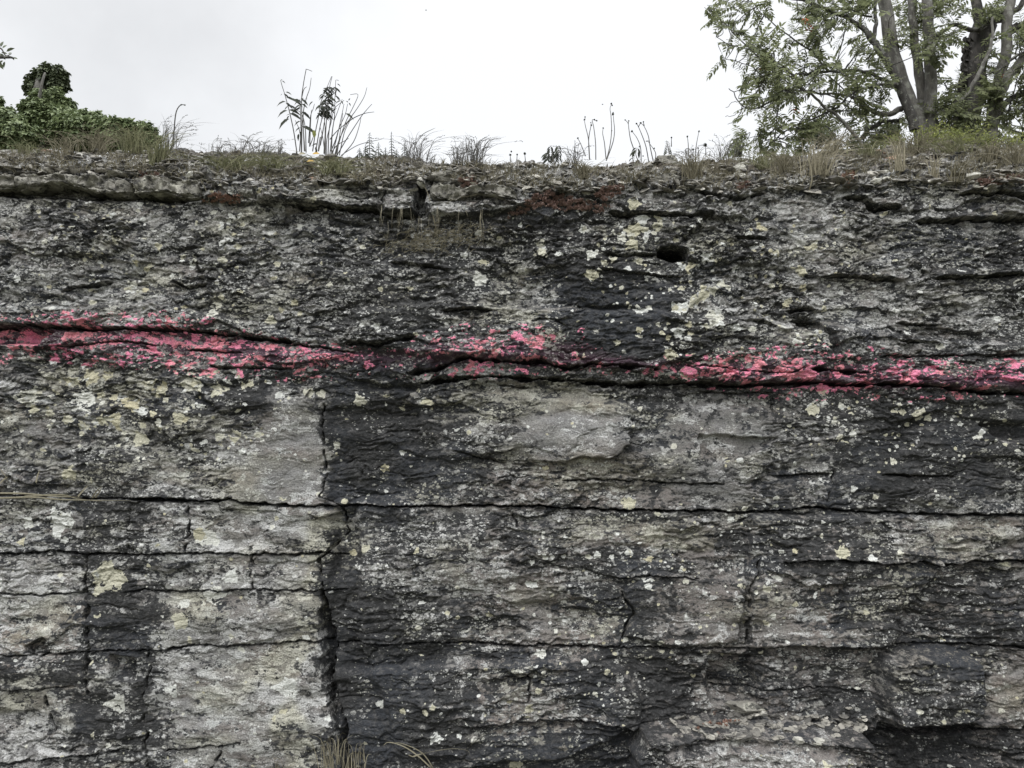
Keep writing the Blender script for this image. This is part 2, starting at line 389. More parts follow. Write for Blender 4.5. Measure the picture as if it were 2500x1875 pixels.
# horizontal cracks: (points, half width px, depth m, lip m, range px)
CR = [
 ([(-60,459),(40,459),(87,456),(150,449),(185,456),(220,462),(249,468),(289,472),(362,470),(405,470),(451,482),(492,486)], 5.5, .12, .0),
 ([(-60,424),(60,424),(160,422),(232,421),(290,431),(345,432)], 3, .05, .0),
 ([(100,478),(150,474),(178,480),(230,474)], 3, .05, .0),
 ([(713,502),(750,508),(782,505),(822,508),(869,514),(921,514),(947,525),(1018,527)], 3.5, .10, .02),
 ([(1039,441),(1071,450),(1095,454),(1116,450)], 5, .10, .0),
 ([(1048,468),(1071,485),(1106,491),(1129,482),(1155,473),(1187,473),(1227,482),(1262,489)], 3.5, .10, .0),
 ([(1581,450),(1605,457),(1625,460),(1657,456),(1680,440)], 8, .13, .0),
 ([(1489,517),(1518,523),(1567,523),(1613,523),(1660,528),(1732,528)], 2.2, .06, .02),
 ([(1703,473),(1749,482),(1790,485),(1819,482),(1862,473)], 3, .07, .01),
 ([(2068,482),(2109,485),(2132,499),(2149,505),(2198,508)], 4, .08, .02),
 ([(2346,476),(2369,473),(2418,479),(2438,470),(2467,479),(2540,479)], 3.5, .08, .02),
 ([(2245,540),(2294,540),(2352,534),(2410,534),(2453,534),(2560,527)], 3, .08, .03),
 ([(152,710),(197,696),(266,689)], 2.5, .05, .02), ([(421,685),(456,702),(505,696)], 3, .05, .02),
 ([(-200,799),(0,799),(84,795),(152,801),(213,803),(266,806),(342,805),(418,806),(494,812),(570,818),(626,827),(721,837)], 3.6, .09, .0),
 ([(99,848),(190,839),(266,835),(323,835),(380,842)], 2, .05, .01), ([(456,854),(532,856),(589,860)], 3, .05, .01),
 ([(513,894),(570,898),(646,898),(702,901)], 3, .05, .01), ([(715,842),(790,852),(860,862)], 2.5, .05, .0),
 ([(850,841),(915,845),(972,833),(1010,828)], 4, .07, .0),
 ([(957,640),(991,643),(1048,653),(1093,657)], 2.5, .05, .02), ([(1477,620),(1541,622),(1600,624)], 2, .05, .01),
 ([(1465,658),(1541,666),(1660,677)], 1.8, .05, .02), ([(1086,761),(1143,757),(1200,761)], 3, .06, .02),
 ([(1000,912),(1060,905),(1116,879),(1147,875),(1173,881),(1219,883),(1268,886),(1321,883),(1352,894),(1390,901),(1443,890),(1488,894),(1541,898),(1600,905)], 4.6, .11, .0),
 ([(1030,936),(1093,926),(1143,922),(1200,919),(1295,924),(1390,928),(1466,936),(1541,940),(1660,936),(1736,938),(1812,942),(1873,938),(1941,938),(1994,936),(2055,941),(2131,938),(2192,941),(2268,943),(2313,951),(2420,962),(2600,962)], 4.4, .11, .0),
 ([(1218,938),(1260,942),(1290,943)], 2.5, .05, .01), ([(1302,784),(1352,784),(1382,799)], 1.8, .04, .01),
 ([(1671,896),(1774,902),(1842,911),(1918,913),(1949,902)], 1.5, .04, .0), ([(1975,906),(2040,909),(2104,912)], 4, .08, .0),
 ([(1709,955),(1790,958),(1880,957)], 2, .05, .01), ([(1793,577),(1850,580),(1873,580)], 3, .05, .02),
 ([(2017,676),(2070,674),(2131,679),(2192,688)], 2.6, .06, .03), ([(2290,679),(2381,677),(2435,674),(2500,670)], 3, .07, .04),
 ([(1926,759),(1979,759)], 3.5, .06, .02), ([(2199,788),(2283,793)], 2.5, .05, .02), ([(2192,833),(2283,837)], 2.5, .05, .02), ([(2146,871),(2328,869),(2500,872)], 2, .05, .02),
 ([(-300,1208),(0,1210),(93,1210),(201,1217),(322,1220)], 2, .07, -.015),
 ([(318,1219),(397,1219),(449,1222),(495,1225),(530,1222),(561,1216),(589,1229),(654,1231),(729,1236)], 4.6, .12, .02),
 ([(725,1236),(840,1235),(913,1235),(1016,1238),(1119,1235),(1240,1236),(1306,1233),(1334,1239),(1427,1242),(1521,1245),(1660,1247),(1753,1247),(1814,1250),(1900,1246),(1996,1240),(2057,1247),(2127,1250),(2211,1252),(2361,1257),(2700,1257)], 2.6, .10, .018),
 ([(-300,1350),(0,1352),(70,1352),(112,1345),(178,1352),(234,1352),(318,1355),(406,1350),(491,1352),(551,1349),(607,1356),(645,1352),(724,1356),(766,1350),(840,1355)], 2.6, .08, .018),
 ([(-300,1450),(0,1450),(107,1453),(210,1448)], 2, .06, .01), ([(304,1448),(350,1440),(444,1446),(537,1443),(607,1439),(757,1443),(840,1440)], 1.6, .05, .008),
 ([(-300,1595),(0,1595),(70,1600),(135,1598),(201,1591),(299,1591),(397,1588),(467,1579),(584,1579),(677,1572),(747,1565),(804,1572),(1007,1573),(1100,1569),(1203,1573),(1254,1577),(1315,1572),(1348,1577),(1474,1579),(1660,1580),(1753,1579),(1823,1581),(1922,1574),(2015,1577),(2104,1577),(2174,1574),(2220,1572),(2314,1574),(2420,1580),(2700,1590)], 2.4, .10, .012),
 ([(1380,1172),(1500,1170),(1660,1180),(1760,1182)], 1.5, .04, .01), ([(1231,1647),(1292,1649)], 2, .05, .0),
 ([(1908,1369),(2057,1366),(2108,1369),(2174,1376),(2239,1366),(2281,1380),(2370,1371),(2600,1368)], 3, .08, .04),
 ([(1500,1410),(1600,1405),(1700,1410)], 1.6, .04, .015), ([(1740,1682),(1830,1684),(2020,1680),(2110,1688)], 1.6, .04, .01),
 ([(-300,1690),(0,1685),(100,1682),(210,1672)], 1.6, .04, .01), ([(-200,1860),(0,1862),(90,1855),(200,1845),(330,1835)], 2.5, .06, .02),
 ([(400,1835),(470,1832),(545,1818),(600,1812)], 2.5, .05, .01), ([(1150,1765),(1240,1758),(1420,1752),(1560,1772)], 2.2, .06, .03),
 ([(1900,1160),(2030,1158)], 2, .05, .02), ([(2160,1160),(2330,1162)], 2.2, .05, .02), ([(1110,1100),(1180,1120),(1230,1130)], 2, .03, .01),
]
wig = fbm(U / 38, U * 0 + 3.3, 101, 3) * 7 + perlin(U / 9, V * 0 + .7, 105) * 2.2
CRK = np.zeros(U.shape, np.float32)
for k_, (pts, w, dep, lip) in enumerate(CR):
    if pts[0][1] > 1000: w *= .66; lip *= .6
    elif pts[0][1] > 540 and w <= 3 : w *= .7; dep *= .7; lip *= .7
    pu = np.array([p[0] for p in pts], float); pv = np.array([p[1] for p in pts], float)
    c0 = np.searchsorted(sx_of, pu[0] - 20); c1 = np.searchsorted(sx_of, pu[-1] + 20)
    Uc = U[:, c0:c1]; Vc = V[:, c0:c1]
    yc = np.interp(Uc, pu, pv) + wig[:, c0:c1] * (.55 if w > 2 else .8)
    end = sstep(pu[0] - 15, pu[0] + 12, Uc) * sstep(pu[-1] + 15, pu[-1] - 12, Uc)
    ww = w * (.30 + 1.15 * np.clip(.45 + fbm(Uc / 40, Uc * 0 + k_ * 1.7, 110 + k_ % 9, 3, .6) * 1.9, 0, 1.2)) * end + .01
    dd = Vc - yc                                              # >0 below
    g = np.where(np.abs(dd) < 1.6 * ww + 2, sstep(1.25 * ww + .8, .45 * ww, np.abs(dd)), 0) * end
    H[:, c0:c1] -= dep * g
    CRK[:, c0:c1] = np.maximum(CRK[:, c0:c1], g)
    if lip: H[:, c0:c1] += end * lip * np.where(dd < 0, np.exp(np.minimum(dd, 0) / 26), -.7 * np.exp(-np.maximum(dd, 0) / 22))
# upright joints
VC = [
 ([(788,985),(785,1050),(790,1120),(793,1160),(782,1212),(830,1236)], 2.8, .05), ([(838,1240),(842,1300),(800,1350),(776,1364),(792,1455),(806,1520),(815,1572),(806,1660),(828,1730),(845,1780),(850,1960)], 4.2, .08),
 ([(210,1362),(204,1420),(208,1500),(212,1598),(208,1650),(215,1700)], 5, .07), ([(460,1226),(466,1280),(458,1348)], 3, .05),
 ([(318,1236),(312,1290),(318,1352)], 2, .03), ([(617,1357),(612,1400),(619,1441)], 2.2, .05), ([(728,800),(733,822)], 3, .05),
 ([(1847,1362),(1838,1400),(1828,1427),(1826,1520),(1822,1575)], 3, .06), ([(1521,1446),(1549,1502),(1521,1548),(1512,1580)], 4, .06),
 ([(2197,1500),(2190,1548),(2165,1574)], 4, .05), ([(1884,955),(1888,1000)], 2.5, .05), ([(1292,1590),(1290,1710)], 2, .04),
 ([(2040,1145),(2036,1185),(2020,1240)], 2, .04), ([(545,1818),(530,1850),(512,1880)], 3, .06), ([(352,1790),(348,1840),(356,1900)], 5, .07),
 ([(1250,1250),(1262,1290)],1.6,.03), ([(938,470),(936,520)], 3, .05), ([(1740,600),(1690,590)], 2, .02), ([(360,1600),(352,1690),(340,1790)], 2.5, .04),
 ([(1880,960),(1900,1030),(1940,1060)], 1.6, .03), ([(110,1700),(122,1760),(135,1800)], 4, .05),
]
for k_, (pts, w, dep) in enumerate(VC):
    pts = sorted(pts, key=lambda p: p[1]); pu = np.array([p[0] for p in pts], float); pv = np.array([p[1] for p in pts], float)
    m = (V > pv[0] - 15) & (V < pv[-1] + 15) & (U > pu.min() - 45) & (U < pu.max() + 45)
    um, vm = U[m], V[m]
    xc = np.interp(vm, pv, pu) + fbm(vm / 30, vm * 0 + k_, 120, 3) * 12
    end = sstep(pv[0] - 12, pv[0] + 10, vm) * sstep(pv[-1] + 12, pv[-1] - 10, vm)
    ww = w * (.6 + .8 * np.clip(.5 + perlin(vm / 24, vm * 0 + k_ * 2.1, 121), 0, 1)) * end + .01
    ww = ww * (.25 + .95 * np.clip(.55 + 1.6 * perlin(vm / 19, vm * 0 + k_ * 3.3, 123), 0, 1)) * .8; g = sstep(1.25 * ww + .8, .4 * ww, np.abs(um - xc)) * end * sstep(.4, 1.6, ww)
    dep = dep * .7; H[m] -= dep * g; H[m] += .012 * end * (np.exp(-np.abs(um - xc) / 18) * np.where(um < xc, 1, -.8)) * perlin(vm / 60, vm * 0 + k_, 125) * 2; CRK[m] = np.maximum(CRK[m], g)

# rubbly bank: more broken
BK = bank[:, None] * np.ones(nx)[None, :]
near = sstep(edge - 4, edge - 14, V) if False else BK
H = H * (1 - .35 * BK)
f1, f2, hid, dx_, dy_ = worley(Uw / 26, Vw / 8, 150)
H += BK * (.028 * (rnd(hid, 1, 150) - .4) * sstep(0, .12, f2 - f1) + .02 * fbm(U / 30, V / 9, 152, 3))
fade = np.ones(ny); fade[n_top + n_slope:] = np.clip(1 - bk / 1.2, .25, 1); H *= fade[:, None]

dirs = np.array(dirs); nl = np.linalg.norm(dirs, axis=1); dirs = dirs / np.maximum(nl, 1e-6)[:, None]
Yf = Yg + H * dirs[:, 0:1]; Zf = Zg + H * dirs[:, 1:2]
# the sheet comes forward a little as it nears the ground below the frame
Yf -= .35 * sstep(zb_vis, -.1, Zg)

# ---------------------------- masks of stain, lichen and paint on the rock, plus painted hole shade
G = """5555554445555555444556665 5
4565544677688867556445665 5
5554565578876566875456678 8
5444565787864568865554456 6
6655566678766779976666666 6
5545676589743546755677778 8
4456641299755224433578788 8
4575542189875435443579997 7
5566432257554455445777545 5
4677422365655556347767445 5
2387323487543466655675676 6
3487332398876348623356677 7
5667322399866578856555673 3
3467433389764578853467683 3
3466332489888777622268887 7"""
rows = [r.replace(' ', '') for r in G.split('\n')]
GM = np.array([[int(c) for c in r[:25]] for r in rows], np.float32) / 10.
gu = np.clip((U + wu * 1.3 - 50) / 100, 0, 23.999); gv = np.clip((V + wv * 1.5 - 450) / 100, 0, 13.999)
iu = gu.astype(int); iv = gv.astype(int); fu = sstep(0, 1, gu - iu); fv = sstep(0, 1, gv - iv)
DK = (GM[iv, iu] * (1 - fu) + GM[iv, iu + 1] * fu) * (1 - fv) + (GM[iv + 1, iu] * (1 - fu) + GM[iv + 1, iu + 1] * fu) * fv
for p_, a_ in [(smooth_polys[0], -.42), (smooth_polys[1], -.24), (smooth_polys[2], -.05), (smooth_polys[3], -.25), (smooth_polys[4], -.2), (smooth_polys[5], -.3), (smooth_polys[7], -.1), (smooth_polys[9], -.35), ([(935, 460), (1020, 460), (1018, 522), (940, 525)], -.35), ([(1045, 492), (1290, 492), (1240, 525), (1050, 530)], -.3), ([(620, 458), (925, 468), (915, 505), (700, 500)], -.2),
        ([(768, 1360), (812, 1360), (856, 1570), (812, 1572)], .75), ([(800, 1570), (862, 1590), (872, 1720), (816, 1720)], .7), ([(788, 990), (850, 1000), (860, 1230), (784, 1230)], .35), ([(560, 920), (660, 935), (655, 1020), (620, 1055), (590, 1010), (560, 980)], .55), ([(800, 1000), (960, 980), (1040, 1120), (960, 1225), (800, 1228)], .25),
        ([(1250, 470), (1480, 500), (1560, 800), (1480, 860), (1400, 700), (1260, 620)], .12), ([(1340, 600), (1490, 570), (1640, 720), (1650, 890), (1400, 885), (1340, 740)], .30), ([(2060, 1000), (2420, 1000), (2420, 1235), (2080, 1235)], .15), ([(1480, 770), (1620, 790), (1640, 890), (1480, 880)], .3),
        ([(530, 645), (590, 650), (598, 700), (560, 712)], .3), ([(280, 1500), (370, 1490), (365, 1530), (290, 1525)], .5), ([(150, 1600), (208, 1600), (205, 1660), (160, 1655)], .4),
        ([(170, 1720), (230, 1700), (225, 1790), (175, 1800)], .45), ([(280, 1770), (340, 1760), (345, 1810), (285, 1810)], .4),
        ([(820, 1590), (1040, 1590), (1030, 1640), (900, 1660), (820, 1650)], .35), ([(1330, 1600), (1500, 1590), (1500, 1640), (1340, 1640)], .3),
        ([(1600, 1790), (1760, 1785), (2030, 1800), (2030, 2000), (1600, 2000)], -.4), ([(1730, 1725), (1870, 1722), (1870, 1745), (1730, 1748)], -.5),
        ([(1500, 1355), (1680, 1355), (1680, 1385), (1350, 1385)], .3), ([(820, 1600), (900, 1600), (900, 1900), (830, 1900)], .2),
        ([(880, 1392), (1370, 1396), (1380, 1432), (880, 1424)], -.6), ([(1380, 1270), (1680, 1275), (1740, 1345), (1390, 1335)], -.35), ([(2150, 1270), (2500, 1265), (2500, 1350), (2180, 1350)], -.25), ([(1180, 1695), (1400, 1700), (1400, 1750), (1180, 1745)], -.35), ([(1100, 1552), (1440, 1548), (1440, 1570), (1100, 1572)], -.4),
        ([(2220, 1578), (2350, 1580), (2360, 1630), (2220, 1630)], .1), ([(1830, 1330 + 85), (2000, 1412), (2000, 1440), (1830, 1445)], -.3)]:
    DK += a_ * .85 * softpoly(p_, 60, 1.5)
DK = np.where(BK > .5, .42, DK)
# speckle that decides where the black crust sits: multi-scale, slightly flattened
f1, f2, hid, _, _ = worley((U + wu * .4) / 13, (V + wv * .4) / 8, 160)
hidsm = hid
f1b, f2b, hidb, _, _ = worley((U + wu * .7) / 30, (V + wv * .7) / 17, 164)
spk = .34 * (rnd(hid, 1, 160) - .5) + .26 * (rnd(hidb, 1, 164) - .5) + .55 * fbm(Uw / 46, Vw / 22, 170, 4, .62) + .30 * fbm(U / 8, V / 5.5, 176, 2) + .18 * fbm(U / 150, V / 80, 178, 2)
Hloc = R * 0 + chips(52, 20, .02, 1.1, 44) / .02
smm = 1.0
dark = (DK - .5) * 1.15 + spk * 1.15 * smm - .16 * Hloc
dark += CRK * .12
dark += .26 * fbm((U + wu) / 330, (V + wv * .5) / 17, 179, 3, .6) * sstep(1200, 1260, V) * sstep(800, 880, U) + .12 * fbm((U + wu) / 260, (V + wv * .5) / 15, 183, 3) * sstep(900, 1000, V)
dark += .4 * softpoly([(1606, 612), (1640, 606), (1674, 612), (1672, 630), (1632, 634), (1608, 626)], 6, 1)  # painted shade: darkens the inside of the deep socket hole
dark += .09 * sstep(1235, 1260, V) * sstep(810, 900, U) * (1 - softpoly([(1560, 1780), (2060, 1770), (2060, 2000), (1560, 2000)], 20))
dark = np.where(BK > .5, -.12 + spk * .9, dark)
# lichen: pale crust
lich = .55 * fbm(Uw / 60, Vw / 34, 180, 4, .6) + .35 * (rnd(hidb, 2, 164) - .5) + .18 * fbm(U / 300, V / 200, 186, 2) - .05 + .10 * LL + .14 * Hloc
tone = .5 + .6 * fbm(Uw / 180, Vw / 60, 190, 4, .55)                      # 0 grey .. 1 warm brown
tone += .55 * softpoly([(1180, 1130), (1560, 1130), (1700, 1240), (1200, 1245)], 60) + .6 * softpoly([(1980, 1440), (2500, 1440), (2600, 1590), (2000, 1585)], 60)
tone += .32 * sstep(1240, 1300, V) * sstep(1000, 1300, U)
tone += .7 * softpoly([(1080, 1545), (1460, 1545), (1460, 1572), (1080, 1572)], 12) + .5 * softpoly([(2250, 1800), (2600, 1790), (2600, 2000), (2250, 2000)], 40)
tone += .6 * softpoly([(1160, 1590), (1350, 1590), (1340, 1700), (1160, 1700)], 30) + .35 * softpoly([(0, 1490), (205, 1480), (205, 1700), (0, 1640)], 50)
olive = sstep(.0, .5, fbm(U / 230, V / 110, 195, 3) + .02 + .7 * softpoly([(1060, 925), (1500, 935), (1550, 1000), (1060, 1010)], 70, 1) + .5 * softpoly([(760, 1240), (850, 1240), (850, 1360), (720, 1700), (800, 1900), (700, 1900), (640, 1600), (760, 1500)], 40)
         + .6 * softpoly([(1380, 1260), (1680, 1260), (1760, 1340), (1380, 1330)], 50) + .3 * softpoly([(60, 880), (650, 900), (640, 1060), (200, 1100), (60, 1000)], 60) + .3 * softpoly([(1100, 720), (1460, 740), (1460, 800), (1100, 800)], 40) + .3 * softpoly([(2100, 1270), (2500, 1270), (2500, 1360), (2100, 1360)], 40))
blue = sstep(-.1, .5, fbm(U / 200, V / 160, 199, 3) + .35 * softpoly([(-50, 560), (160, 600), (160, 760), (-50, 760)], 80) + .3 * softpoly([(800, 930), (1050, 930), (1000, 1230), (800, 1230)], 80)
        + .35 * softpoly([(1350, 700), (1620, 760), (1640, 880), (1350, 870)], 80) + .3 * softpoly([(2150, 500), (2400, 500), (2380, 680), (2150, 640)], 80) + .3 * softpoly([(820, 1590), (1500, 1600), (1500, 1900), (850, 1900)], 80) + .3 * softpoly([(0, 880), (500, 900), (500, 1000), (0, 1000)], 60))

# lichen rosettes: scattered plus the big ones one can find
spot = np.zeros(U.shape, np.float32); spotc = np.zeros(U.shape, np.float32)
wob = 1 + .38 * perlin(U / 6.5, V / 6.5, 210) + .2 * perlin(U / 3, V / 3, 211)
dens = .05 + .34 * softpoly([(60, 880), (700, 900), (640, 1080), (560, 1140), (200, 1100), (60, 1060)], 90) + .26 * softpoly([(100, 430), (700, 480), (720, 780), (100, 760)], 120) \
     + .30 * softpoly([(1440, 500), (2050, 520), (2050, 900), (1640, 900), (1480, 780)], 90) + .25 * softpoly([(1880, 960), (2450, 960), (2450, 1100), (1950, 1100)], 80) \
     + .14 * softpoly([(1550, 1250), (1900, 1250), (1900, 1600), (1500, 1700), (1100, 1800), (1400, 1500)], 80)
dens = dens * (.15 + 1.7 * sstep(-.15, .35, fbm(U / 75, V / 50, 216, 3)))
for sc, rr, sd_, dn in [(46, .30, 220, .75), (27, .30, 224, 1.0), (15, .30, 228, 1.1)]:
    f1, f2, hid, _, _ = worley((U + wu * .12) / sc, (V + wv * .12) / (sc * .86), sd_)
    on = rnd(hid, 1, sd_) < dens * dn
    r_ = rr * (.30 + 1.0 * rnd(hid, 2, sd_) ** 1.6)
    g = sstep(r_ * 1.12, r_ * .82, f1 * wob) * on * (BK < .5)
    spotc = np.where(g > spot, rnd(hid, 3, sd_), spotc); spot = np.maximum(spot, g)
SP = []  # (u, v, r, c) c 0 white .. 1 cream yellow
a_ = [(1970,150,40,.1),(1915,215,50,.85),(1840,265,32,.4),(1905,305,42,.8),(1595,205,30,.25),(2000,225,25,.2),(1730,275,13,.0),(825,375,25,.1),(1320,300,30,.5),(1320,370,38,.55),(1430,375,25,.1),(1640,378,36,.3),(1780,395,30,.6),(1725,435,25,.6),(1950,415,28,.6),(1875,470,22,.1),(2010,495,25,.1),(925,525,48,.3),(2190,730,45,.0),(2185,885,40,.0),(270,845,24,.0),(180,840,15,.2),(525,1245,18,.7),(150,1310,40,.5),(1910,60,40,.8),(2080,130,30,.8),(2070,190,34,.6),(1185,185,16,.1),(1210,215,12,.1),(905,235,14,.1),(2145,600,14,.5)]
SP += [(820 + x * .3797, 480 + y * .3797, r * .3797, c) for x, y, r, c in a_]
a_ = [(715,130,30,.0),(700,235,38,.2),(920,280,12,0),(1220,430,26,.1),(1490,270,10,.1),(570,1160,55,.9),(680,1150,34,.9),(470,1180,30,.8),(740,1430,45,.9),(645,1440,36,.8),(520,1470,28,.8),(425,1430,36,.6),(1170,1430,45,.8),(960,1210,40,.6),(860,1345,44,1.),(1050,1240,40,.7),(1020,1280,18,.9),(215,1365,32,.8),(1400,1245,48,.6),(1560,1215,24,.6),(1980,1260,34,.5),(2060,1265,30,.5),(1735,790,34,.6),(1365,750,34,.4),(1400,700,24,.5),(830,560,34,.4),(20,185,14,.5),(130,180,12,.5),(730,1290,26,.9),(640,1270,30,.8),(900,1560,50,.6),(1000,1400,24,.9),(800,1310,28,1.),(180,1290,70,.4),(520,1310,90,.3),(1240,1200,70,.5),(1010,30,26,.8),(1920,185,22,.3)]
SP += [(x * .3797, 480 + y * .3797, r * .3797, c) for x, y, r, c in a_]
a_ = [(20,450,25,.1),(15,720,40,.1),(35,925,25,.0),(245,835,26,.1),(350,855,30,.1),(210,790,60,.4),(240,745,24,.0),(210,605,30,.5),(320,50,25,.6),(270,560,30,.5),(90,670,36,.6),(1460,880,20,.0),(1620,70,25,.9),(1730,70,20,.9),(1540,1400,40,.6),(1610,1420,24,.6),(1110,1525,25,.3),(1045,1345,24,.4),(2130,455,16,.1),(700,340,12,.6),(750,375,14,.6),(615,370,24,.7),(1000,300,20,.5),(1708,1400,10,.0),(2190,640,34,.1),(640,850,26,.3),(310,585,22,.4),(1550,610,20,.1),(1055,610,20,.1)]
SP += [(1660 + x * .3797, 480 + y * .3797, r * .3797, c) for x, y, r, c in a_]
a_ = [(530,1475,32,.1),(1200,455,12,0),(1130,555,12,.0),(1190,555,12,.0),(1440,555,15,.0),(1085,545,12,.1),(1365,545,20,.1),(1170,735,10,.0),(340,10,16,.1),(110,610,18,.1),(235,1325,24,.2),(650,1465,14,.1),(1530,530,22,.2),(1410,1400 ,10,.4),(700,1160,12,.1),(1025,585,14,.2)]
SP += [(820 + x * .4672, 1100 + y * .4672, r * .4672, c) for x, y, r, c in a_]
a_ = [(1330,1110,25,.0),(1245,1100,20,.6),(945,1045,16,.5),(950,1110,12,.5),(1440,1100,12,.3),(1600,1265,22,.0),(425,1380,25,.0),(480,615,14,.0),(15,860,16,.0),(600,68,14,.2),(1115,58,20,.5),(610,1525,35,.7),(730,1510,35,.7),(465,1560,20,.1),(85,1300,12,.1),(1210,795,10,.4),(720,370,16,.2),(900,200,20,.1),(295,965,10,.0),(830,1030,10,.0),(620,395,12,.3),(1620,515,10,.4),(790,650,16,.4),(130,1060,16,.4),(1050,1100,8,.5),(960,1395,14,.2)]
SP += [(1660 + x * .4672, 1100 + y * .4672, r * .4672, c) for x, y, r, c in a_]
a_ = [(1500,1240,60,.15),(1210,660,40,.15),(560,670,90,.6),(300,370,70,.2),(290,430,36,.1),(910,1260,44,.15),(110,480,30,.9),(360,120,40,.7),(480,155,16,.8),(330,185,16,.8),(945,890,50,.6),(740,1500,30,.7),(1450,1400,26,.7),(520,1490,40,.6),(1090,460,50,.3),(130,380,36,.2),(20,700,34,.1),(1000,1000,30,.6),(1120,760,60,.3),(620,1330,60,.3)]
SP += [(x * .4672, 1100 + y * .4672, r * .4672, c) for x, y, r, c in a_]
for k_, (u_, v_, r_, c_) in enumerate(SP):
    c0 = np.searchsorted(sx_of, u_ - r_ * 1.8); c1 = np.searchsorted(sx_of, u_ + r_ * 1.8)
    if c1 <= c0: continue
    col = V[:, (c0 + c1) // 2]; ok = np.where(np.abs(col - v_) < r_ * 1.8 + 25)[0]
    if len(ok) == 0: continue
    r0, r1 = ok[0], ok[-1] + 1
    du = U[r0:r1, c0:c1] - u_; dv_ = V[r0:r1, c0:c1] - v_; dd = np.hypot(du, dv_ * 1.15)
    an = np.arctan2(dv_, du)
    lob = 1 + .16 * np.sin(an * 3 + k_) + .12 * np.sin(an * 5 + k_ * 2.3) + .08 * np.sin(an * 9 + k_)
    g = sstep(r_ * 1.08, r_ * .85, dd * lob * (.75 + .25 * wob[r0:r1, c0:c1]) )
    if r_ > 20: g = g * sstep(-.25, .0, spk[r0:r1, c0:c1] * -1 + .12)
    s0 = spot[r0:r1, c0:c1]; m = g > s0
    spotc[r0:r1, c0:c1] = np.where(m, c_, spotc[r0:r1, c0:c1]); spot[r0:r1, c0:c1] = np.maximum(g, s0)

# the sprayed stripe of pink paint
xk = [-400, 0, 200, 400, 600, 700, 900, 1000, 1150, 1300, 1500, 1700, 1900, 2100, 2300, 2500, 2900]
mid = np.interp(U, xk, [822, 820, 820, 822, 846, 862, 872, 872, 868, 874, 888, 906, 918, 924, 930, 934, 940])
top = np.interp(U, [-400, 0, 200, 450, 560, 700, 760, 950, 1050, 1150, 1250, 1420, 1480, 1560, 1700, 1820, 1950, 2100, 2250, 2500, 2900], [760, 762, 756, 762, 785, 826, 838, 838, 815, 788, 795, 796, 850, 872, 868, 852, 838, 845, 868, 872, 880])
bot = np.interp(U, [-400, 0, 150, 300, 480, 700, 880, 1000, 1250, 1400, 1650, 1850, 2050, 2300, 2500, 2900], [890, 890, 885, 905, 925, 935, 925, 930, 928, 915, 930, 975, 985, 985, 970, 975])
pn = fbm(Uw / 120, Vw / 30, 230, 3) * 12
up = np.clip((mid - V + pn * .3) / (mid - top + 1), -2, 2); dn = np.clip((V - mid + pn * .3) / (bot - mid + 1), -2, 2)
pr = np.where(V < mid, 1 - np.clip(up, 0, 2), 1 - np.clip(dn, 0, 2))        # 1 at the core, 0 at the edge of the spray
px_ = np.interp(U, [-400, 0, 120, 800, 870, 1000, 1080, 1450, 1520, 1640, 1700, 2500, 2900], [1, 1, 1, 1, .78, .62, .8, .85, .62, .7, 1, 1, 1])
psp = .22 * (rnd(hidb, 3, 164) - .5) + .24 * (rnd(hidsm, 2, 160) - .5) + .30 * fbm(Uw / 26, Vw / 12, 240, 3, .6) + .25 * fbm(U / 9, V / 6, 243, 2)
pink = (.43 * np.sqrt(np.clip(pr, 0, 1)) + .02 * np.clip(pr, 0, 1) ** 2) * px_ - .355 + psp * 1.5 - .42 * np.clip(dark, -.3, .6) + .35 * spot * (pr > .05) + .14 * Hloc
gran = .05 + .14 * sstep(940, 800, V) - .20 * np.clip(SM - LL * .45, 0, 1) - .10 * sstep(.6, .9, DK) - .30 * softpoly([(1360, 640), (1500, 600), (1640, 740), (1640, 885), (1400, 880)], 60) + .06 * softpoly([(850, 1250), (1500, 1250), (1560, 1560), (880, 1560)], 80) + .12 * softpoly([(2150, 1640), (2380, 1640), (2370, 1760), (2150, 1760)], 30) + .3 * softpoly([(1600, 1790), (1760, 1785), (2030, 1800), (2030, 2000), (1600, 2000)], 20)
grey = sstep(-.25, .45, fbm(U / 260, V / 130, 270, 4) + .30 * sstep(780, 900, U) * sstep(950, 1050, V) - .25 * LL)
pink = np.where(pr > .01, pink, -1) * 1.0 - CRK * .5
purple = sstep(.35, .95, pr + .35 * fbm(U / 60, V / 20, 250, 3)) * px_
pink[BK > .5] = -1; purple[BK > .5] = 0
soil = BK * sstep(-.25, .25, fbm(U / 120, V / 14, 260, 3) + np.clip((edge - V) / 110, 0, 1) * .9 - .35)
for i in range(n_slope, n_slope + n_back): soil[n_top + i] = np.clip(.5 + bk[i - n_slope], 0, 1)

gr = np.hypot(np.gradient(H, axis=0) / STEP, np.gradient(H, axis=1) / STEP); steep = np.clip(sstep(1.0, 3.0, gr), 0, 1).astype(np.float32)
# ---- mesh
Vv = np.stack([Xg, Yf, Zf], -1).reshape(-1, 3)
ii = (np.arange(ny - 1)[:, None] * nx + np.arange(nx - 1)[None, :]).ravel()
Ff = np.stack([ii, ii + 1, ii + nx + 1, ii + nx], 1)
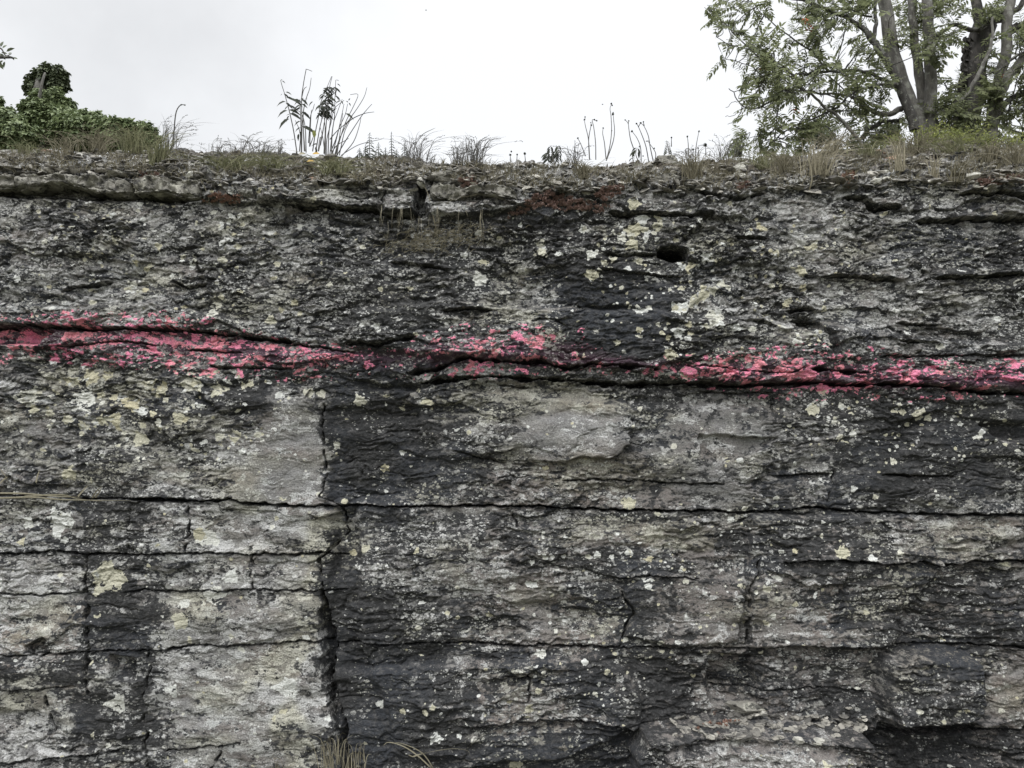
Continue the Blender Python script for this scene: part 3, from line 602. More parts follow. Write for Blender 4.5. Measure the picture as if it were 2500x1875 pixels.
# ------------------------------------------------------------------ materials
class NT:
    def __init__(s, name):
        s.m = bpy.data.materials.new(name); s.m.use_nodes = True; s.n = s.m.node_tree.nodes; s.l = s.m.node_tree.links
        s.n.clear(); s.out = s.n.new('ShaderNodeOutputMaterial'); s.b = s.n.new('ShaderNodeBsdfPrincipled')
        s.l.new(s.b.outputs[0], s.out.inputs[0]); s.b.inputs['Roughness'].default_value = .9; s.b.inputs['Specular IOR Level'].default_value = .25
    def attr(s, name): a = s.n.new('ShaderNodeAttribute'); a.attribute_name = name; return a.outputs['Fac']
    def pos(s, scale=(1, 1, 1)):
        if not hasattr(s, '_g'): s._g = s.n.new('ShaderNodeTexCoord')
        mp = s.n.new('ShaderNodeMapping'); mp.inputs['Scale'].default_value = scale; s.l.new(s._g.outputs['Object'], mp.inputs[0]); return mp.outputs[0]
    def noise(s, sc, det=4, ro=.55, vec=None, col=False):
        t = s.n.new('ShaderNodeTexNoise'); t.inputs['Scale'].default_value = sc; t.inputs['Detail'].default_value = det; t.inputs['Roughness'].default_value = ro
        s.l.new(vec or s.pos(), t.inputs['Vector']); return t.outputs[1 if col else 0]
    def voro(s, sc, vec=None, feat='F1', out='Distance'):
        t = s.n.new('ShaderNodeTexVoronoi'); t.feature = feat; t.inputs['Scale'].default_value = sc; s.l.new(vec or s.pos(), t.inputs['Vector']); return t.outputs[out]
    def math(s, op, a, b=None, c=None):
        t = s.n.new('ShaderNodeMath'); t.operation = op
        for i, v in enumerate((a, b, c)):
            if v is None: continue
            if isinstance(v, (int, float)): t.inputs[i].default_value = v
            else: s.l.new(v, t.inputs[i])
        return t.outputs[0]
    def step(s, v, a, b):
        t = s.n.new('ShaderNodeMapRange'); t.interpolation_type = 'SMOOTHSTEP'; t.inputs['From Min'].default_value = a; t.inputs['From Max'].default_value = b
        s.l.new(v, t.inputs['Value']); return t.outputs[0]
    def mix(s, f, a, b, mode='MIX'):
        t = s.n.new('ShaderNodeMix'); t.data_type = 'RGBA'; t.blend_type = mode
        for sock, v in ((t.inputs[0], f), (t.inputs[6], a), (t.inputs[7], b)):
            if isinstance(v, (int, float)): sock.default_value = v
            elif isinstance(v, tuple): sock.default_value = (*v, 1)
            else: s.l.new(v, sock)
        return t.outputs[2]
    def bump(s, h, strength=.5, dist=.004):
        t = s.n.new('ShaderNodeBump'); t.inputs['Strength'].default_value = strength; t.inputs['Distance'].default_value = dist
        s.l.new(h, t.inputs['Height']); s.l.new(t.outputs[0], s.b.inputs['Normal'])
    def color(s, c): 
        if isinstance(c, tuple): s.b.inputs['Base Color'].default_value = (*c, 1)
        else: s.l.new(c, s.b.inputs['Base Color'])

def rock_face_material():
    t = NT('weathered_rock')
    p = t.pos((1, 1, 1.5))
    n1 = t.noise(140, 5, .7, p); n2 = t.noise(38, 4, .6, p); v1 = t.voro(170, p); v2 = t.voro(85, p)
    fine = t.math('MULTIPLY_ADD', n1, .55, t.math('MULTIPLY_ADD', n2, .28, -.415))
    vcol = t.n.new('ShaderNodeSeparateColor'); t.l.new(t.voro(150, p, out='Color'), vcol.inputs[0])
    fine2 = t.math('ADD', fine, t.math('MULTIPLY_ADD', vcol.outputs[0], .16, -.08))
    st_ = t.attr('steep'); n3 = t.noise(26, 6, .7, p); keep = t.math('SUBTRACT', 1.0, st_)
    # bare stone
    c = t.mix(t.step(t.math('ADD', t.attr('tone'), fine), .3, 1.0), (.232, .230, .226), (.220, .190, .172))
    c = t.mix(t.math('MULTIPLY', t.attr('olive'), .42), c, (.275, .262, .185))
    c = t.mix(t.math('MULTIPLY', t.step(t.noise(11, 6, .68, p), .44, .60), .40), c, (.335, .330, .302))
    c = t.mix(t.math('MULTIPLY', t.step(t.noise(19, 6, .7, p), .50, .62), .45), c, (.125, .121, .114))
    c = t.mix(t.math('MULTIPLY', t.attr('grey'), .40), c, (.125, .125, .125))
    # pale crust
    pale = t.mix(t.attr('olive'), (.485, .485, .475), (.465, .455, .385))
    pale = t.mix(t.math('MULTIPLY', t.attr('blue'), .5), pale, (.36, .38, .37))
    c = t.mix(t.math('MULTIPLY', t.step(t.math('ADD', t.math('ADD', t.attr('lich'), t.math('MULTIPLY', t.attr('grey'), -.10)), t.math('MULTIPLY', fine2, 1.2)), .02, .16), .85), c, pale)
    # black crust, and the shade painted into the socket hole
    blk = t.mix(t.attr('blue'), (.031, .0315, .032), (.036, .039, .045))
    blk = t.mix(t.step(n2, .45, .72), blk, (.085, .084, .084))
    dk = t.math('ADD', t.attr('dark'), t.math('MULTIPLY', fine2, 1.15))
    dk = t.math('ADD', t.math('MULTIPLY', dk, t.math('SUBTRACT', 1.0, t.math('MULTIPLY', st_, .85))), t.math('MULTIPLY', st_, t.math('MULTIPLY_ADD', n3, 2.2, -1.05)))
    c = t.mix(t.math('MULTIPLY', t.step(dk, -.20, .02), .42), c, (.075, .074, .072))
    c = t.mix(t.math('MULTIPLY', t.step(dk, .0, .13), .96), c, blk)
    # crumbs of pale crust and of black crust, two sizes
    wp = t.n.new('ShaderNodeVectorMath'); wp.operation = 'MULTIPLY_ADD'; wc = t.noise(45, 3, .6, p, True); t.l.new(wc, wp.inputs[0]); wp.inputs[1].default_value = (.016, .016, .012); t.l.new(p, wp.inputs[2])
    clus = t.noise(5.5, 5, .7, p); clus2 = t.noise(8.5, 5, .7, t.pos((1, 1, 1.7)))
    for sc, w in ((34, .0), (62, .02), (105, .05)):
        vv = t.n.new('ShaderNodeTexVoronoi'); vv.inputs['Scale'].default_value = sc; t.l.new(wp.outputs[0], vv.inputs['Vector'])
        vs = t.n.new('ShaderNodeSeparateColor'); t.l.new(vv.outputs['Color'], vs.inputs[0])
        body = t.step(t.math('ADD', vv.outputs['Distance'], t.math('MULTIPLY', vs.outputs[1], .28)), .66, .56)
        key = t.math('ADD', t.math('MULTIPLY_ADD', clus, 1.7, t.attr('gran')), t.math('MULTIPLY', vs.outputs[0], .62))
        key = t.math('MULTIPLY', t.math('SUBTRACT', key, w), keep)
        pc = t.mix(vs.outputs[2], (.22, .22, .205), (.53, .53, .515)); pc = t.mix(t.math('MULTIPLY', t.attr('olive'), .42), pc, (.36, .345, .235))
        c = t.mix(t.math('MULTIPLY', t.math('MULTIPLY', body, t.step(key, 1.36, 1.42)), .9), c, pc)
        key2 = t.math('ADD', t.math('MULTIPLY_ADD', clus2, 1.5, t.math('MULTIPLY', t.attr('dark'), .35)), t.math('MULTIPLY', vs.outputs[1], .55))
        c = t.mix(t.math('MULTIPLY', t.math('MULTIPLY', t.step(vv.outputs['Distance'], .56, .46), t.step(key2, 1.20, 1.26)), .92), c, blk)
    # little dots of white crust
    dots = t.math('MULTIPLY', t.step(t.voro(42, p), .16, .11), t.step(t.math('ADD', t.noise(3.2, 3), t.math('MULTIPLY', vcol.outputs[1], .0)), .52, .62))
    c = t.mix(t.math('MULTIPLY', dots, .75), c, (.42, .42, .37))
    # rosettes
    sc_ = t.mix(t.step(t.attr('spotc'), .12, .75), (.66, .67, .64), (.52, .50, .38))
    sc_ = t.mix(t.step(t.attr('spotc'), .8, 1.0), sc_, (.53, .49, .34))
    sc_ = t.mix(t.math('MULTIPLY', t.step(n1, .45, .7), .35), sc_, (.22, .21, .17))
    c = t.mix(t.step(t.math('MULTIPLY', keep, t.math('ADD', t.attr('spot'), t.math('MULTIPLY', fine2, .8))), .42, .62), c, sc_)
    # purple overspray on the dark crust, pink on the crust that took the paint
    c = t.mix(t.math('MULTIPLY', t.attr('purple'), .62), c, t.mix(.35, (.115, .035, .075), c))
    pk = t.mix(t.step(t.noise(9, 3), .4, .62), (.80, .26, .40), (.76, .29, .34))
    pk = t.mix(t.math('MULTIPLY', t.step(t.noise(60, 4), .45, .7), .35), pk, (.42, .10, .13))
    c = t.mix(t.math('MULTIPLY', t.step(t.math('ADD', t.attr('pink'), t.math('MULTIPLY', fine2, .8)), .02, .13), .95), c, pk)
    # earth between the stones of the bank
    so = t.mix(t.step(t.math('ADD', n2, fine), .4, .65), (.035, .029, .022), (.135, .115, .088))
    so = t.mix(t.step(t.noise(14, 4), .56, .66), so, (.088, .090, .058))
    c = t.mix(t.math('MULTIPLY', t.attr('soil'), .85), c, so)
    c = t.mix(1.0, c, t.mix(t.step(n1, .25, .75), (.52, .52, .52), (1.44, 1.44, 1.44)), 'MULTIPLY')
    t.color(c)
    hh = t.math('ADD', t.math('MULTIPLY', n1, .9), t.math('MULTIPLY', v1, -.6)); hh = t.math('ADD', hh, t.math('MULTIPLY', n2, 1.2))
    t.bump(hh, .8, .006)
    return t.m
M_ROCK = rock_face_material()
me = np_mesh('cliff', Vv, Ff, True, M_ROCK)
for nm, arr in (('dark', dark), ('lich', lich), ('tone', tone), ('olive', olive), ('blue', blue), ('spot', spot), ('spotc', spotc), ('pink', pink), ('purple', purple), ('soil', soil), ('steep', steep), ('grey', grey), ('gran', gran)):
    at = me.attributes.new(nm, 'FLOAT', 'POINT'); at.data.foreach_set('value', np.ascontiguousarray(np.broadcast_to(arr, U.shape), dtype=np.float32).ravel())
cliff = tag(link('cliff', me), 'layered grey rock face with black and pale lichen crust and a sprayed pink stripe', kind='structure')

# projected position of the finished surface, for standing things on it
PU, PV = proj(Xg, Yf, Zf)
vis = (np.arange(ny) < n_top + n_slope + 8)
rr_, cc_ = np.meshgrid(np.arange(n_low, n_top + n_slope + 6, 3), np.arange(0, nx, 3), indexing='ij')
rr_, cc_ = rr_.ravel(), cc_.ravel()
kd = kdtree.KDTree(len(rr_))
for i in range(len(rr_)):
    kd.insert((PU[rr_[i], cc_[i]], PV[rr_[i], cc_[i]], 0), i)
kd.balance()
def on_rock(sx, sy):
    """the nearest visible surface point under a survey position"""
    best = None
    for co, i, d in kd.find_n((sx, sy, 0), 5):
        y = Yf[rr_[i], cc_[i]]
        if best is None or y < best[1]: best = (Xg[rr_[i], cc_[i]], y, Zf[rr_[i], cc_[i]])
    return np.array(best)

# ------------------------------------------------------------------ ground in front
def ground_material():
    t = NT('turf_and_grit')
    a = t.noise(1.3, 5); b = t.noise(40, 4)
    c = t.mix(t.step(a, .4, .6), (.12, .105, .08), (.07, .085, .035)); c = t.mix(t.step(b, .4, .7), c, (.05, .05, .03)); t.color(c); t.bump(b, .6, .02); return t.m
M_GROUND = ground_material()
gx = np.concatenate([-np.geomspace(900, 9, 16), np.linspace(-8, 8, 60), np.geomspace(9, 900, 16)])
gy = np.concatenate([-np.geomspace(900, 5, 14), np.linspace(-4.5, 3.55, 40)])
GX, GY = np.meshgrid(gx, gy); GZ = .05 * fbm(GX.astype(np.float32) * .8, GY.astype(np.float32) * .8, 300, 3) - .02
GZ = np.where(np.hypot(GX, GY) > 9, -.02, GZ)
gi = (np.arange(len(gy) - 1)[:, None] * len(gx) + np.arange(len(gx) - 1)[None, :]).ravel()
g = link('ground', np_mesh('ground', np.stack([GX, GY, GZ], -1).reshape(-1, 3), np.stack([gi, gi + 1, gi + len(gx) + 1, gi + len(gx)], 1), True, M_GROUND))
tag(g, kind='structure')
# land behind and to the sides of the rock, level with its top
bx0, bx1 = xs[0], xs[-1]
lx = np.array([-900, -300, -80, -30, bx0, bx0, bx1, bx1, 30, 80, 300, 900.]); 
def sheet(name, x0, x1, y0, y1, z0, z1):
    X_, Y_ = np.meshgrid(np.linspace(x0, x1, 24), np.linspace(y0, y1, 24)); Z_ = z0 + (z1 - z0) * (Y_ - y0) / (y1 - y0)
    i_ = (np.arange(23)[:, None] * 24 + np.arange(23)[None, :]).ravel()
    return tag(link(name, np_mesh(name, np.stack([X_, Y_, Z_], -1).reshape(-1, 3), np.stack([i_, i_ + 1, i_ + 25, i_ + 24], 1), True, M_GROUND)), kind='structure')
yb = float(Yf[-1].mean()); zb_ = float(Zf[-1].mean())
sheet('plateau', -500, 500, yb - .5, 900, zb_ - .06, zb_ + .2)

# ------------------------------------------------------------------ plant and stone materials
def leaf_mat(name, a, b, trans=.25, rough=.55):
    t = NT(name); r = t.attr('rnd'); c = t.mix(r, a, b); c = t.mix(t.math('MULTIPLY', t.step(t.noise(90, 3), .4, .7), .4), c, tuple(x * .6 for x in a)); t.color(c); t.b.inputs['Roughness'].default_value = rough
    tr = t.n.new('ShaderNodeBsdfTranslucent'); t.l.new(c, tr.inputs[0]); ms = t.n.new('ShaderNodeMixShader'); ms.inputs[0].default_value = trans
    t.l.new(t.b.outputs[0], ms.inputs[1]); t.l.new(tr.outputs[0], ms.inputs[2]); t.l.new(ms.outputs[0], t.out.inputs[0]); return t.m
def bark_mat(name, a, b, sc=30, lich=(.33, .34, .30), la=.5):
    t = NT(name); p = t.pos((1, 1, .35)); n = t.noise(sc, 6, .65, p); c = t.mix(t.step(n, .35, .68), a, b)
    c = t.mix(t.math('MULTIPLY', t.step(t.noise(sc * .9, 4, .6), .54, .64), la), c, lich); t.color(c); t.bump(n, .8, .02); return t.m
def stone_mat(name, a, b, pale, dark_amt=.5):
    t = NT(name); p = t.pos((1, 1, 1.6)); n = t.noise(26, 6, .68, p); m_ = t.noise(90, 4, .7, p)
    c = t.mix(t.step(n, .35, .65), a, b); c = t.mix(t.step(t.noise(17, 5, .7), .54, .62), c, pale)
    c = t.mix(t.math('MULTIPLY', t.step(t.noise(21, 6, .72, p), .52, .58), dark_amt), c, (.035, .034, .034)); t.color(c)
    t.bump(t.math('ADD', n, m_), .9, .008); return t.m
M_STONE = stone_mat('lichened_stone', (.22, .21, .185), (.31, .30, .265), (.42, .41, .35), .8)
M_STONE_D = stone_mat('dark_stone', (.12, .115, .11), (.19, .185, .17), (.30, .30, .26), .9)
M_STONE_W = stone_mat('white_stone', (.44, .43, .38), (.58, .57, .52), (.64, .63, .56), .22)
M_STONE_P = stone_mat('pink_sandstone', (.34, .22, .16), (.40, .28, .21), (.40, .36, .30), .25)
M_CHIP = NT('stone_chips')
_t = M_CHIP; _r = _t.attr('rnd'); _n = _t.noise(60, 5, .7)
_c = _t.mix(_t.step(_r, .0, .75), (.13, .125, .115), (.30, .285, .25)); _c = _t.mix(_t.step(_r, .86, .95), _c, (.46, .44, .39)); _c = _t.mix(_t.math('MULTIPLY', _t.step(_n, .50, .60), .75), _c, (.045, .043, .04))
_t.color(_c); _t.bump(_n, .8, .006); M_CHIP = _t.m
M_IVY = leaf_mat('ivy_leaf', (.13, .17, .085), (.27, .32, .16), .25, .5)
M_IVY_D = leaf_mat('dark_leaf', (.06, .075, .045), (.14, .165, .09), .2, .5)
M_ROWAN = leaf_mat('rowan_leaf', (.13, .15, .08), (.27, .295, .155), .5, .6)
M_HERB = leaf_mat('herb_leaf', (.022, .026, .020), (.05, .058, .036), .15, .6)
M_HERBG = leaf_mat('green_herb_leaf', (.17, .20, .075), (.34, .36, .11), .3, .6)
M_STEM = leaf_mat('dead_stem', (.075, .072, .070), (.17, .165, .15), .05, .8)
M_STRAW = leaf_mat('straw', (.25, .225, .16), (.38, .35, .26), .15, .8)
M_GRASS = leaf_mat('dull_grass', (.115, .105, .068), (.27, .245, .175), .2, .75)
M_GRASSG = leaf_mat('green_grass', (.12, .128, .068), (.24, .235, .135), .2, .75)
M_SEDUM = leaf_mat('red_stonecrop', (.19, .12, .10), (.31, .22, .185), .1, .6)
M_SEDUM_O = leaf_mat('orange_stonecrop', (.24, .14, .10), (.36, .23, .18), .1, .6)
M_BARK = bark_mat('grey_bark', (.10, .095, .088), (.205, .198, .18))
M_BARK_D = bark_mat('old_dark_bark', (.030, .028, .027), (.085, .08, .075), 22, (.24, .22, .20), .35)
M_TWIG = bark_mat('dark_twig', (.045, .042, .040), (.10, .096, .09), 40)
M_YLEAF = leaf_mat('yellow_leaf', (.55, .36, .08), (.62, .42, .12), .3)
M_BERRY = leaf_mat('berry', (.42, .07, .03), (.55, .12, .05), .0, .4)

# ------------------------------------------------------------------ stones
import bmesh
def ico(sub):
    bm = bmesh.new(); bmesh.ops.create_icosphere(bm, subdivisions=sub, radius=1.0)
    V_ = np.array([v.co[:] for v in bm.verts]); F_ = np.array([[v.index for v in f.verts] for f in bm.faces]); bm.free(); return V_, F_
ICO3, ICO1 = ico(5), ico(2)
def stone_mesh(name, sx, sy, sz, mat, seed, facets=14):
    r = np.random.default_rng(seed); V_, F_ = ICO3; V_ = V_.copy()
    for k in range(facets):
        n_ = r.normal(size=3); n_ /= np.linalg.norm(n_); d_ = r.uniform(.52, .88); h = V_ @ n_; V_ -= np.maximum(h - d_, 0)[:, None] * n_
    V_[:, 2] = np.clip(V_[:, 2], -.62, .62)
    x, y, z = [V_[:, i].astype(np.float32) for i in range(3)]
    n1 = fbm(x * 1.6 + seed, z * 3 + y * 1.3, 400 + seed % 7, 4, .6); n2 = fbm(x * 5 + y * 4, z * 9 + seed, 410, 3, .6)
    nv = V_ / np.linalg.norm(V_, axis=1)[:, None]
    V_ = V_ * (1 + .16 * n1 + .06 * n2)[:, None]
    lay = np.sin(z * 11 + n1 * 4) * .025; V_[:, :2] *= (1 + lay[:, None])
    V_ *= np.array([sx, sy, sz])
    return np_mesh(name, V_, F_, True, mat)
ST = [ # sx, sy, w, h, kind, label, rot
 (62, 463, 42, 25, 'n', 'small rounded grey stone wedged under the left end of the long slab', 4),
 (145, 461, 66, 24, 'n', 'long low grey stone wedged under the slab, second from the left', -3),
 (205, 467, 38, 16, 'n', 'flat dark stone tucked under the slab, third from the left', 3),
 (300, 424, 50, 17, 'n', 'flat grey stone with a black gap beneath it on top of the long slab', -5),
 (294, 377, 26, 24, 'n', 'rounded grey stone standing on the bank below the green bushes', 6),
 (192, 379, 18, 17, 'w', 'small pale round stone on the bank under the green bushes', 0),
 (112, 368, 40, 12, 'p', 'reddish flat stone at the foot of the ivy bushes', 3),
 (200, 368, 30, 12, 'n', 'grey flat stone right of the reddish one below the bushes', -4),
 (502, 432, 50, 46, 'd', 'brownish angular boulder at the right end of the long slab', 18),
 (463, 425, 26, 14, 'w', 'small white stone beside the brownish angular boulder', 22),
 (246, 402, 44, 12, 'd', 'dark thin slab lying on the left bank', 8),
 (1092, 432, 92, 30, 'n', 'broad pale slab above the black gap in the middle of the rim', 2),
 (1027, 438, 20, 24, 'w', 'small yellowish white stone left of the broad pale slab', 30),
 (1078, 404, 40, 14, 'd', 'small rounded dark stone on the skyline near the grass tuft', 0),
 (1370, 428, 34, 30, 'd', 'grey angular stone under the leafy sprig right of the middle', 10),
 (1345, 446, 26, 10, 'w', 'thin whitish stone lying left of the grey angular one', -8),
 (1437, 466, 26, 15, 'w', 'pale angular stone between the two red stonecrop patches', -25),
 (1515, 423, 56, 14, 'n', 'pale flat stone on the bank left of the overhanging block', -6),
 (1628, 388, 62, 26, 'n', 'brownish mound-shaped block on the skyline under the spiky sprig', 3),
 (1632, 440, 96, 34, 'n', 'rough overhanging block with a black hollow below it', 6),
 (1808, 412, 32, 30, 'w', 'round white stone on the bank right of the overhanging block', 10),
 (1812, 430, 20, 13, 'w', 'small white chip just below the round white stone', -20),
 (2150, 371, 38, 13, 'p', 'pinkish thin slab at the foot of the rowan trees', -6),
 (2190, 384, 56, 20, 'p', 'larger pinkish stone just right of the thin pinkish slab', 5),
 (2255, 383, 36, 26, 'd', 'black angular block beside the pinkish stones', 12),
 (2118, 398, 56, 18, 'd', 'dark layered slab below the pinkish stones', -4),
 (2160, 419, 26, 14, 'w', 'cream stone in the pale scatter, highest one', 12),
 (2168, 437, 34, 16, 'w', 'cream stone in the pale scatter, right hand one', -5),
 (2135, 445, 38, 17, 'w', 'cream stone in the pale scatter, lowest left one', 10),
 (2365, 428, 62, 22, 'w', 'long pale rough stone on the bank below the yellow-green herbs', 6),
 (2240, 446, 24, 12, 'n', 'small grey stone right of the cream scatter', 0),
 (2325, 405, 46, 14, 'n', 'flat grey stone above the long pale rough stone', -3),
 (2060, 400, 34, 14, 'n', 'flat grey stone left of the dark layered slab', 3),
 (690, 410, 34, 14, 'n', 'flat grey stone on the grassy bank below the dark stems', -3),
 (905, 418, 34, 12, 'n', 'narrow tilted grey stone on the bank right of the dry stems', 28),
 (762, 437, 34, 12, 'p', 'flat pinkish brown stone below the yellow leaves', -8),
 (908, 458, 22, 8, 'w', 'tiny white stone above the joint left of the grey block', -18),
 (1810, 1730, 110, 26, 'n', 'smooth light grey slab end above the rubble ledge at lower right', 1),
 (1858, 1745, 24, 14, 'w', 'small white stone on the rubble ledge at lower right', -12),
 (1944, 1810, 30, 17, 'w', 'cream rounded stone on the granular ledge at lower right', 0),
 (2003, 1806, 32, 16, 'w', 'cream flat stone right of the rounded one on the granular ledge', 0),
]
mats = {'n': M_STONE, 'd': M_STONE_D, 'w': M_STONE_W, 'p': M_STONE_P}
for k_, (sx, sy, w, h, kd_, lab, rot) in enumerate(ST):
    p_ = on_rock(sx, sy); px_l = p_[1] * PX / D; w_, h_ = w * px_l * .5, h * px_l * .5
    m_ = stone_mesh('loose_stone', w_ * 1.15, max(h_ * 1.5, w_ * .75), h_ * 1.45, mats[kd_], 30 + k_)
    o = link('loose_stone', m_); o.location = (p_[0], p_[1] + max(h_ * 1.5, w_ * .75) * .35, p_[2]); o.rotation_euler = (random.uniform(-.15, .1), math.radians(-rot), random.uniform(-.4, .4))
    tag(o, lab, 'stone', 'loose stones along the rim' if sy < 600 else 'loose stones on the lower ledge')

def slab(top, bot, depth, label, seed, mat=None, off=0.):
    """a long bedded slab: an irregular closed section carried along its length"""
    r = np.random.default_rng(seed); x0, x1 = top[0][0], top[-1][0]; n = max(60, int((x1 - x0) / 1.6)); m = 72
    sx = np.linspace(x0, x1, n); tz = np.interp(sx, *zip(*top)); bz = np.interp(sx, *zip(*bot))
    yb_ = on_rock((x0 + x1) / 2, (tz.mean() + bz.mean()) / 2)[1] - off
    X_ = np.array([P(a, 450, yb_)[0] for a in sx]); T_z = np.array([P(a, b, yb_)[2] for a, b in zip(sx, tz)]); B_z = np.array([P(a, b, yb_)[2] for a, b in zip(sx, bz)])
    e_ = np.clip(np.minimum(np.arange(n), np.arange(n)[::-1]) / 9., 0, 1); e_ = np.sqrt(1 - (1 - e_) ** 2) * .97 + .03
    a_ = np.linspace(0, 2 * np.pi, m, endpoint=False); ca, sa = np.cos(a_), np.sin(a_); k = .33
    cy_ = np.sign(ca) * np.abs(ca) ** k; cz_ = np.sign(sa) * np.abs(sa) ** k
    UU = np.broadcast_to((sx / 30.)[:, None], (n, m)).astype(np.float32); AA = np.broadcast_to((a_ * 1.4)[None], (n, m)).astype(np.float32)
    f1, f2, hid, dx, dy = worley(UU + seed, AA, 700 + seed); ch = (rnd(hid, 1, 700 + seed) - .5) * sstep(0, .15, f2 - f1) + .9 * (rnd(hid, 2, 700 + seed) - .5) * dx + .7 * (rnd(hid, 3, 700 + seed) - .5) * dy
    g1, g2, hid2, dx2, dy2 = worley(UU * 3.3, AA * 2.6, 720 + seed); ch2 = (rnd(hid2, 1, 720 + seed) - .5) + (rnd(hid2, 2, 720 + seed) - .5) * dy2
    nz = .032 * ch + .008 * ch2 + .014 * fbm(UU * 2, AA * 2, 740 + seed, 4, .6) + .03 * fbm(UU * .3, AA * .3, 745 + seed, 2)
    hz = (T_z - B_z)[:, None] * .5 * e_[:, None]; cz0 = ((T_z + B_z) * .5)[:, None]
    Vx = X_[:, None] + 0 * hz; Vy = yb_ + depth * .5 - (depth * .5 * e_[:, None] + nz) * cy_[None] * 1.0; Vz = cz0 + (hz + nz * .45) * cz_[None]
    V_ = np.stack([np.broadcast_to(Vx, Vy.shape), Vy, Vz], -1).reshape(-1, 3)
    i_ = np.arange(n - 1)[:, None] * m; j_ = np.arange(m)[None]; j2 = (j_ + 1) % m
    F_ = np.stack([i_ + j_, i_ + j2, i_ + m + j2, i_ + m + j_], -1).reshape(-1, 4)
    bm_ = bmesh.new(); me_ = np_mesh('slab', V_, F_, True, mat or M_STONE); bm_.from_mesh(me_); bmesh.ops.holes_fill(bm_, edges=[e for e in bm_.edges if e.is_boundary], sides=0); bmesh.ops.recalc_face_normals(bm_, faces=bm_.faces); bm_.to_mesh(me_); bm_.free()
    return tag(link('stone_slab', me_), label, 'stone slab', 'big slabs of the top bed')
slab([(-90,428),(60,425),(160,427),(232,426),(290,436),(314,436)], [(-90,460),(40,458),(87,455),(150,448),(185,455),(249,466),(289,471),(314,470)], .20, 'long dark grey slab overhanging a black gap at the left edge of the rim', 1, off=.045)
slab([(316,432),(345,431),(400,434),(440,441),(480,440),(494,452)], [(316,470),(362,468),(405,469),(451,480),(480,485),(494,484)], .20, 'right end piece of the long left slab, beneath the brownish boulder', 2, off=.05)
slab([(1046,456),(1080,452),(1130,456),(1180,450),(1230,454),(1264,464)], [(1046,468),(1071,484),(1106,490),(1129,481),(1155,472),(1187,472),(1227,481),(1264,487)], .20, 'grey slab in the middle of the rim, under the broad pale one', 3, off=.05)
# rubble: thousands of flat chips lying on the bank and on the lower ledge
def rubble(name, label, n, samp, smin, smax, th=(.22, .42), cuts=7):
    V1, F1_ = ICO1; VV = []; FF = []; RN = []; c_ = 0
    for k in range(n):
        sx, sy = samp(); p_ = on_rock(sx, sy); s_ = smin * (smax / smin) ** (random.random() ** 1.7)
        v_ = V1.copy()
        for q in range(cuts):
            n_ = rng.normal(size=3); n_ /= np.linalg.norm(n_); d_ = rng.uniform(.35, .8); v_ -= np.maximum(v_ @ n_ - d_, 0)[:, None] * n_
        v_ *= np.array([s_ * random.uniform(.8, 1.5), s_, s_ * random.uniform(*th)])
        a, b = random.uniform(0, 6.28), random.gauss(0, .28); c2 = random.gauss(.12, .25)
        Rz = np.array([[math.cos(a), -math.sin(a), 0], [math.sin(a), math.cos(a), 0], [0, 0, 1]]); Ry = np.array([[math.cos(b), 0, math.sin(b)], [0, 1, 0], [-math.sin(b), 0, math.cos(b)]]); Rx = np.array([[1, 0, 0], [0, math.cos(c2), -math.sin(c2)], [0, math.sin(c2), math.cos(c2)]])
        v_ = v_ @ (Rx @ Ry @ Rz).T + p_ + np.array([0, 0, s_ * .12]); VV.append(v_); FF.append(F1_ + c_); c_ += len(v_); RN.append(np.full(len(v_), random.random()))
    m_ = np_mesh(name, np.vstack(VV), np.vstack(FF), False, M_CHIP); at = m_.attributes.new('rnd', 'FLOAT', 'POINT'); at.data.foreach_set('value', np.concatenate(RN).astype(np.float32))
    return tag(link(name, m_), label, 'rubble', kind='stuff')
def samp_bank():
    sx = random.uniform(-250, 2750); e_ = float(np.interp(sx, sx_of, edge)); c_ = float(np.interp(sx, sx_of, crest)); return sx, e_ + 6 - (e_ + 6 - c_ + 2) * random.random() ** .75
rubble('rubble', 'flat grey stone chips strewn over the sloping rim of the rock', 3200, samp_bank, .006, .030)
def samp_edge():
    sx = random.uniform(-200, 2700); e_ = float(np.interp(sx, sx_of, edge)); return sx, e_ - random.gauss(8, 14)
rubble('rubble', 'broken thin grey slabs stacked along the lip of the rim', 420, samp_edge, .014, .046, (.14, .26), 9)
rubble('rubble', 'thin grey flakes piled on the ledge at lower right', 420, lambda: (random.uniform(1640, 2110), random.gauss(1768, 11)), .007, .03)
# ------------------------------------------------------------------ grass and herbs
def crest_pt(sx, dy=0, back=.0):
    """a point on the rim line at survey column sx"""
    i = int(np.clip(np.searchsorted(sx_of, sx), 0, nx - 1)); r = n_top + n_slope - 1 - int(back)
    return np.array([xs[i], Yf[r, i], Zf[r, i]])
def at(sx, sy, Y): return np.array(P(sx, sy, Y))

def curve_px(pts, Y, jit=.0):
    return np.array([at(a, b, Y + jit * i) for i, (a, b) in enumerate(pts)])

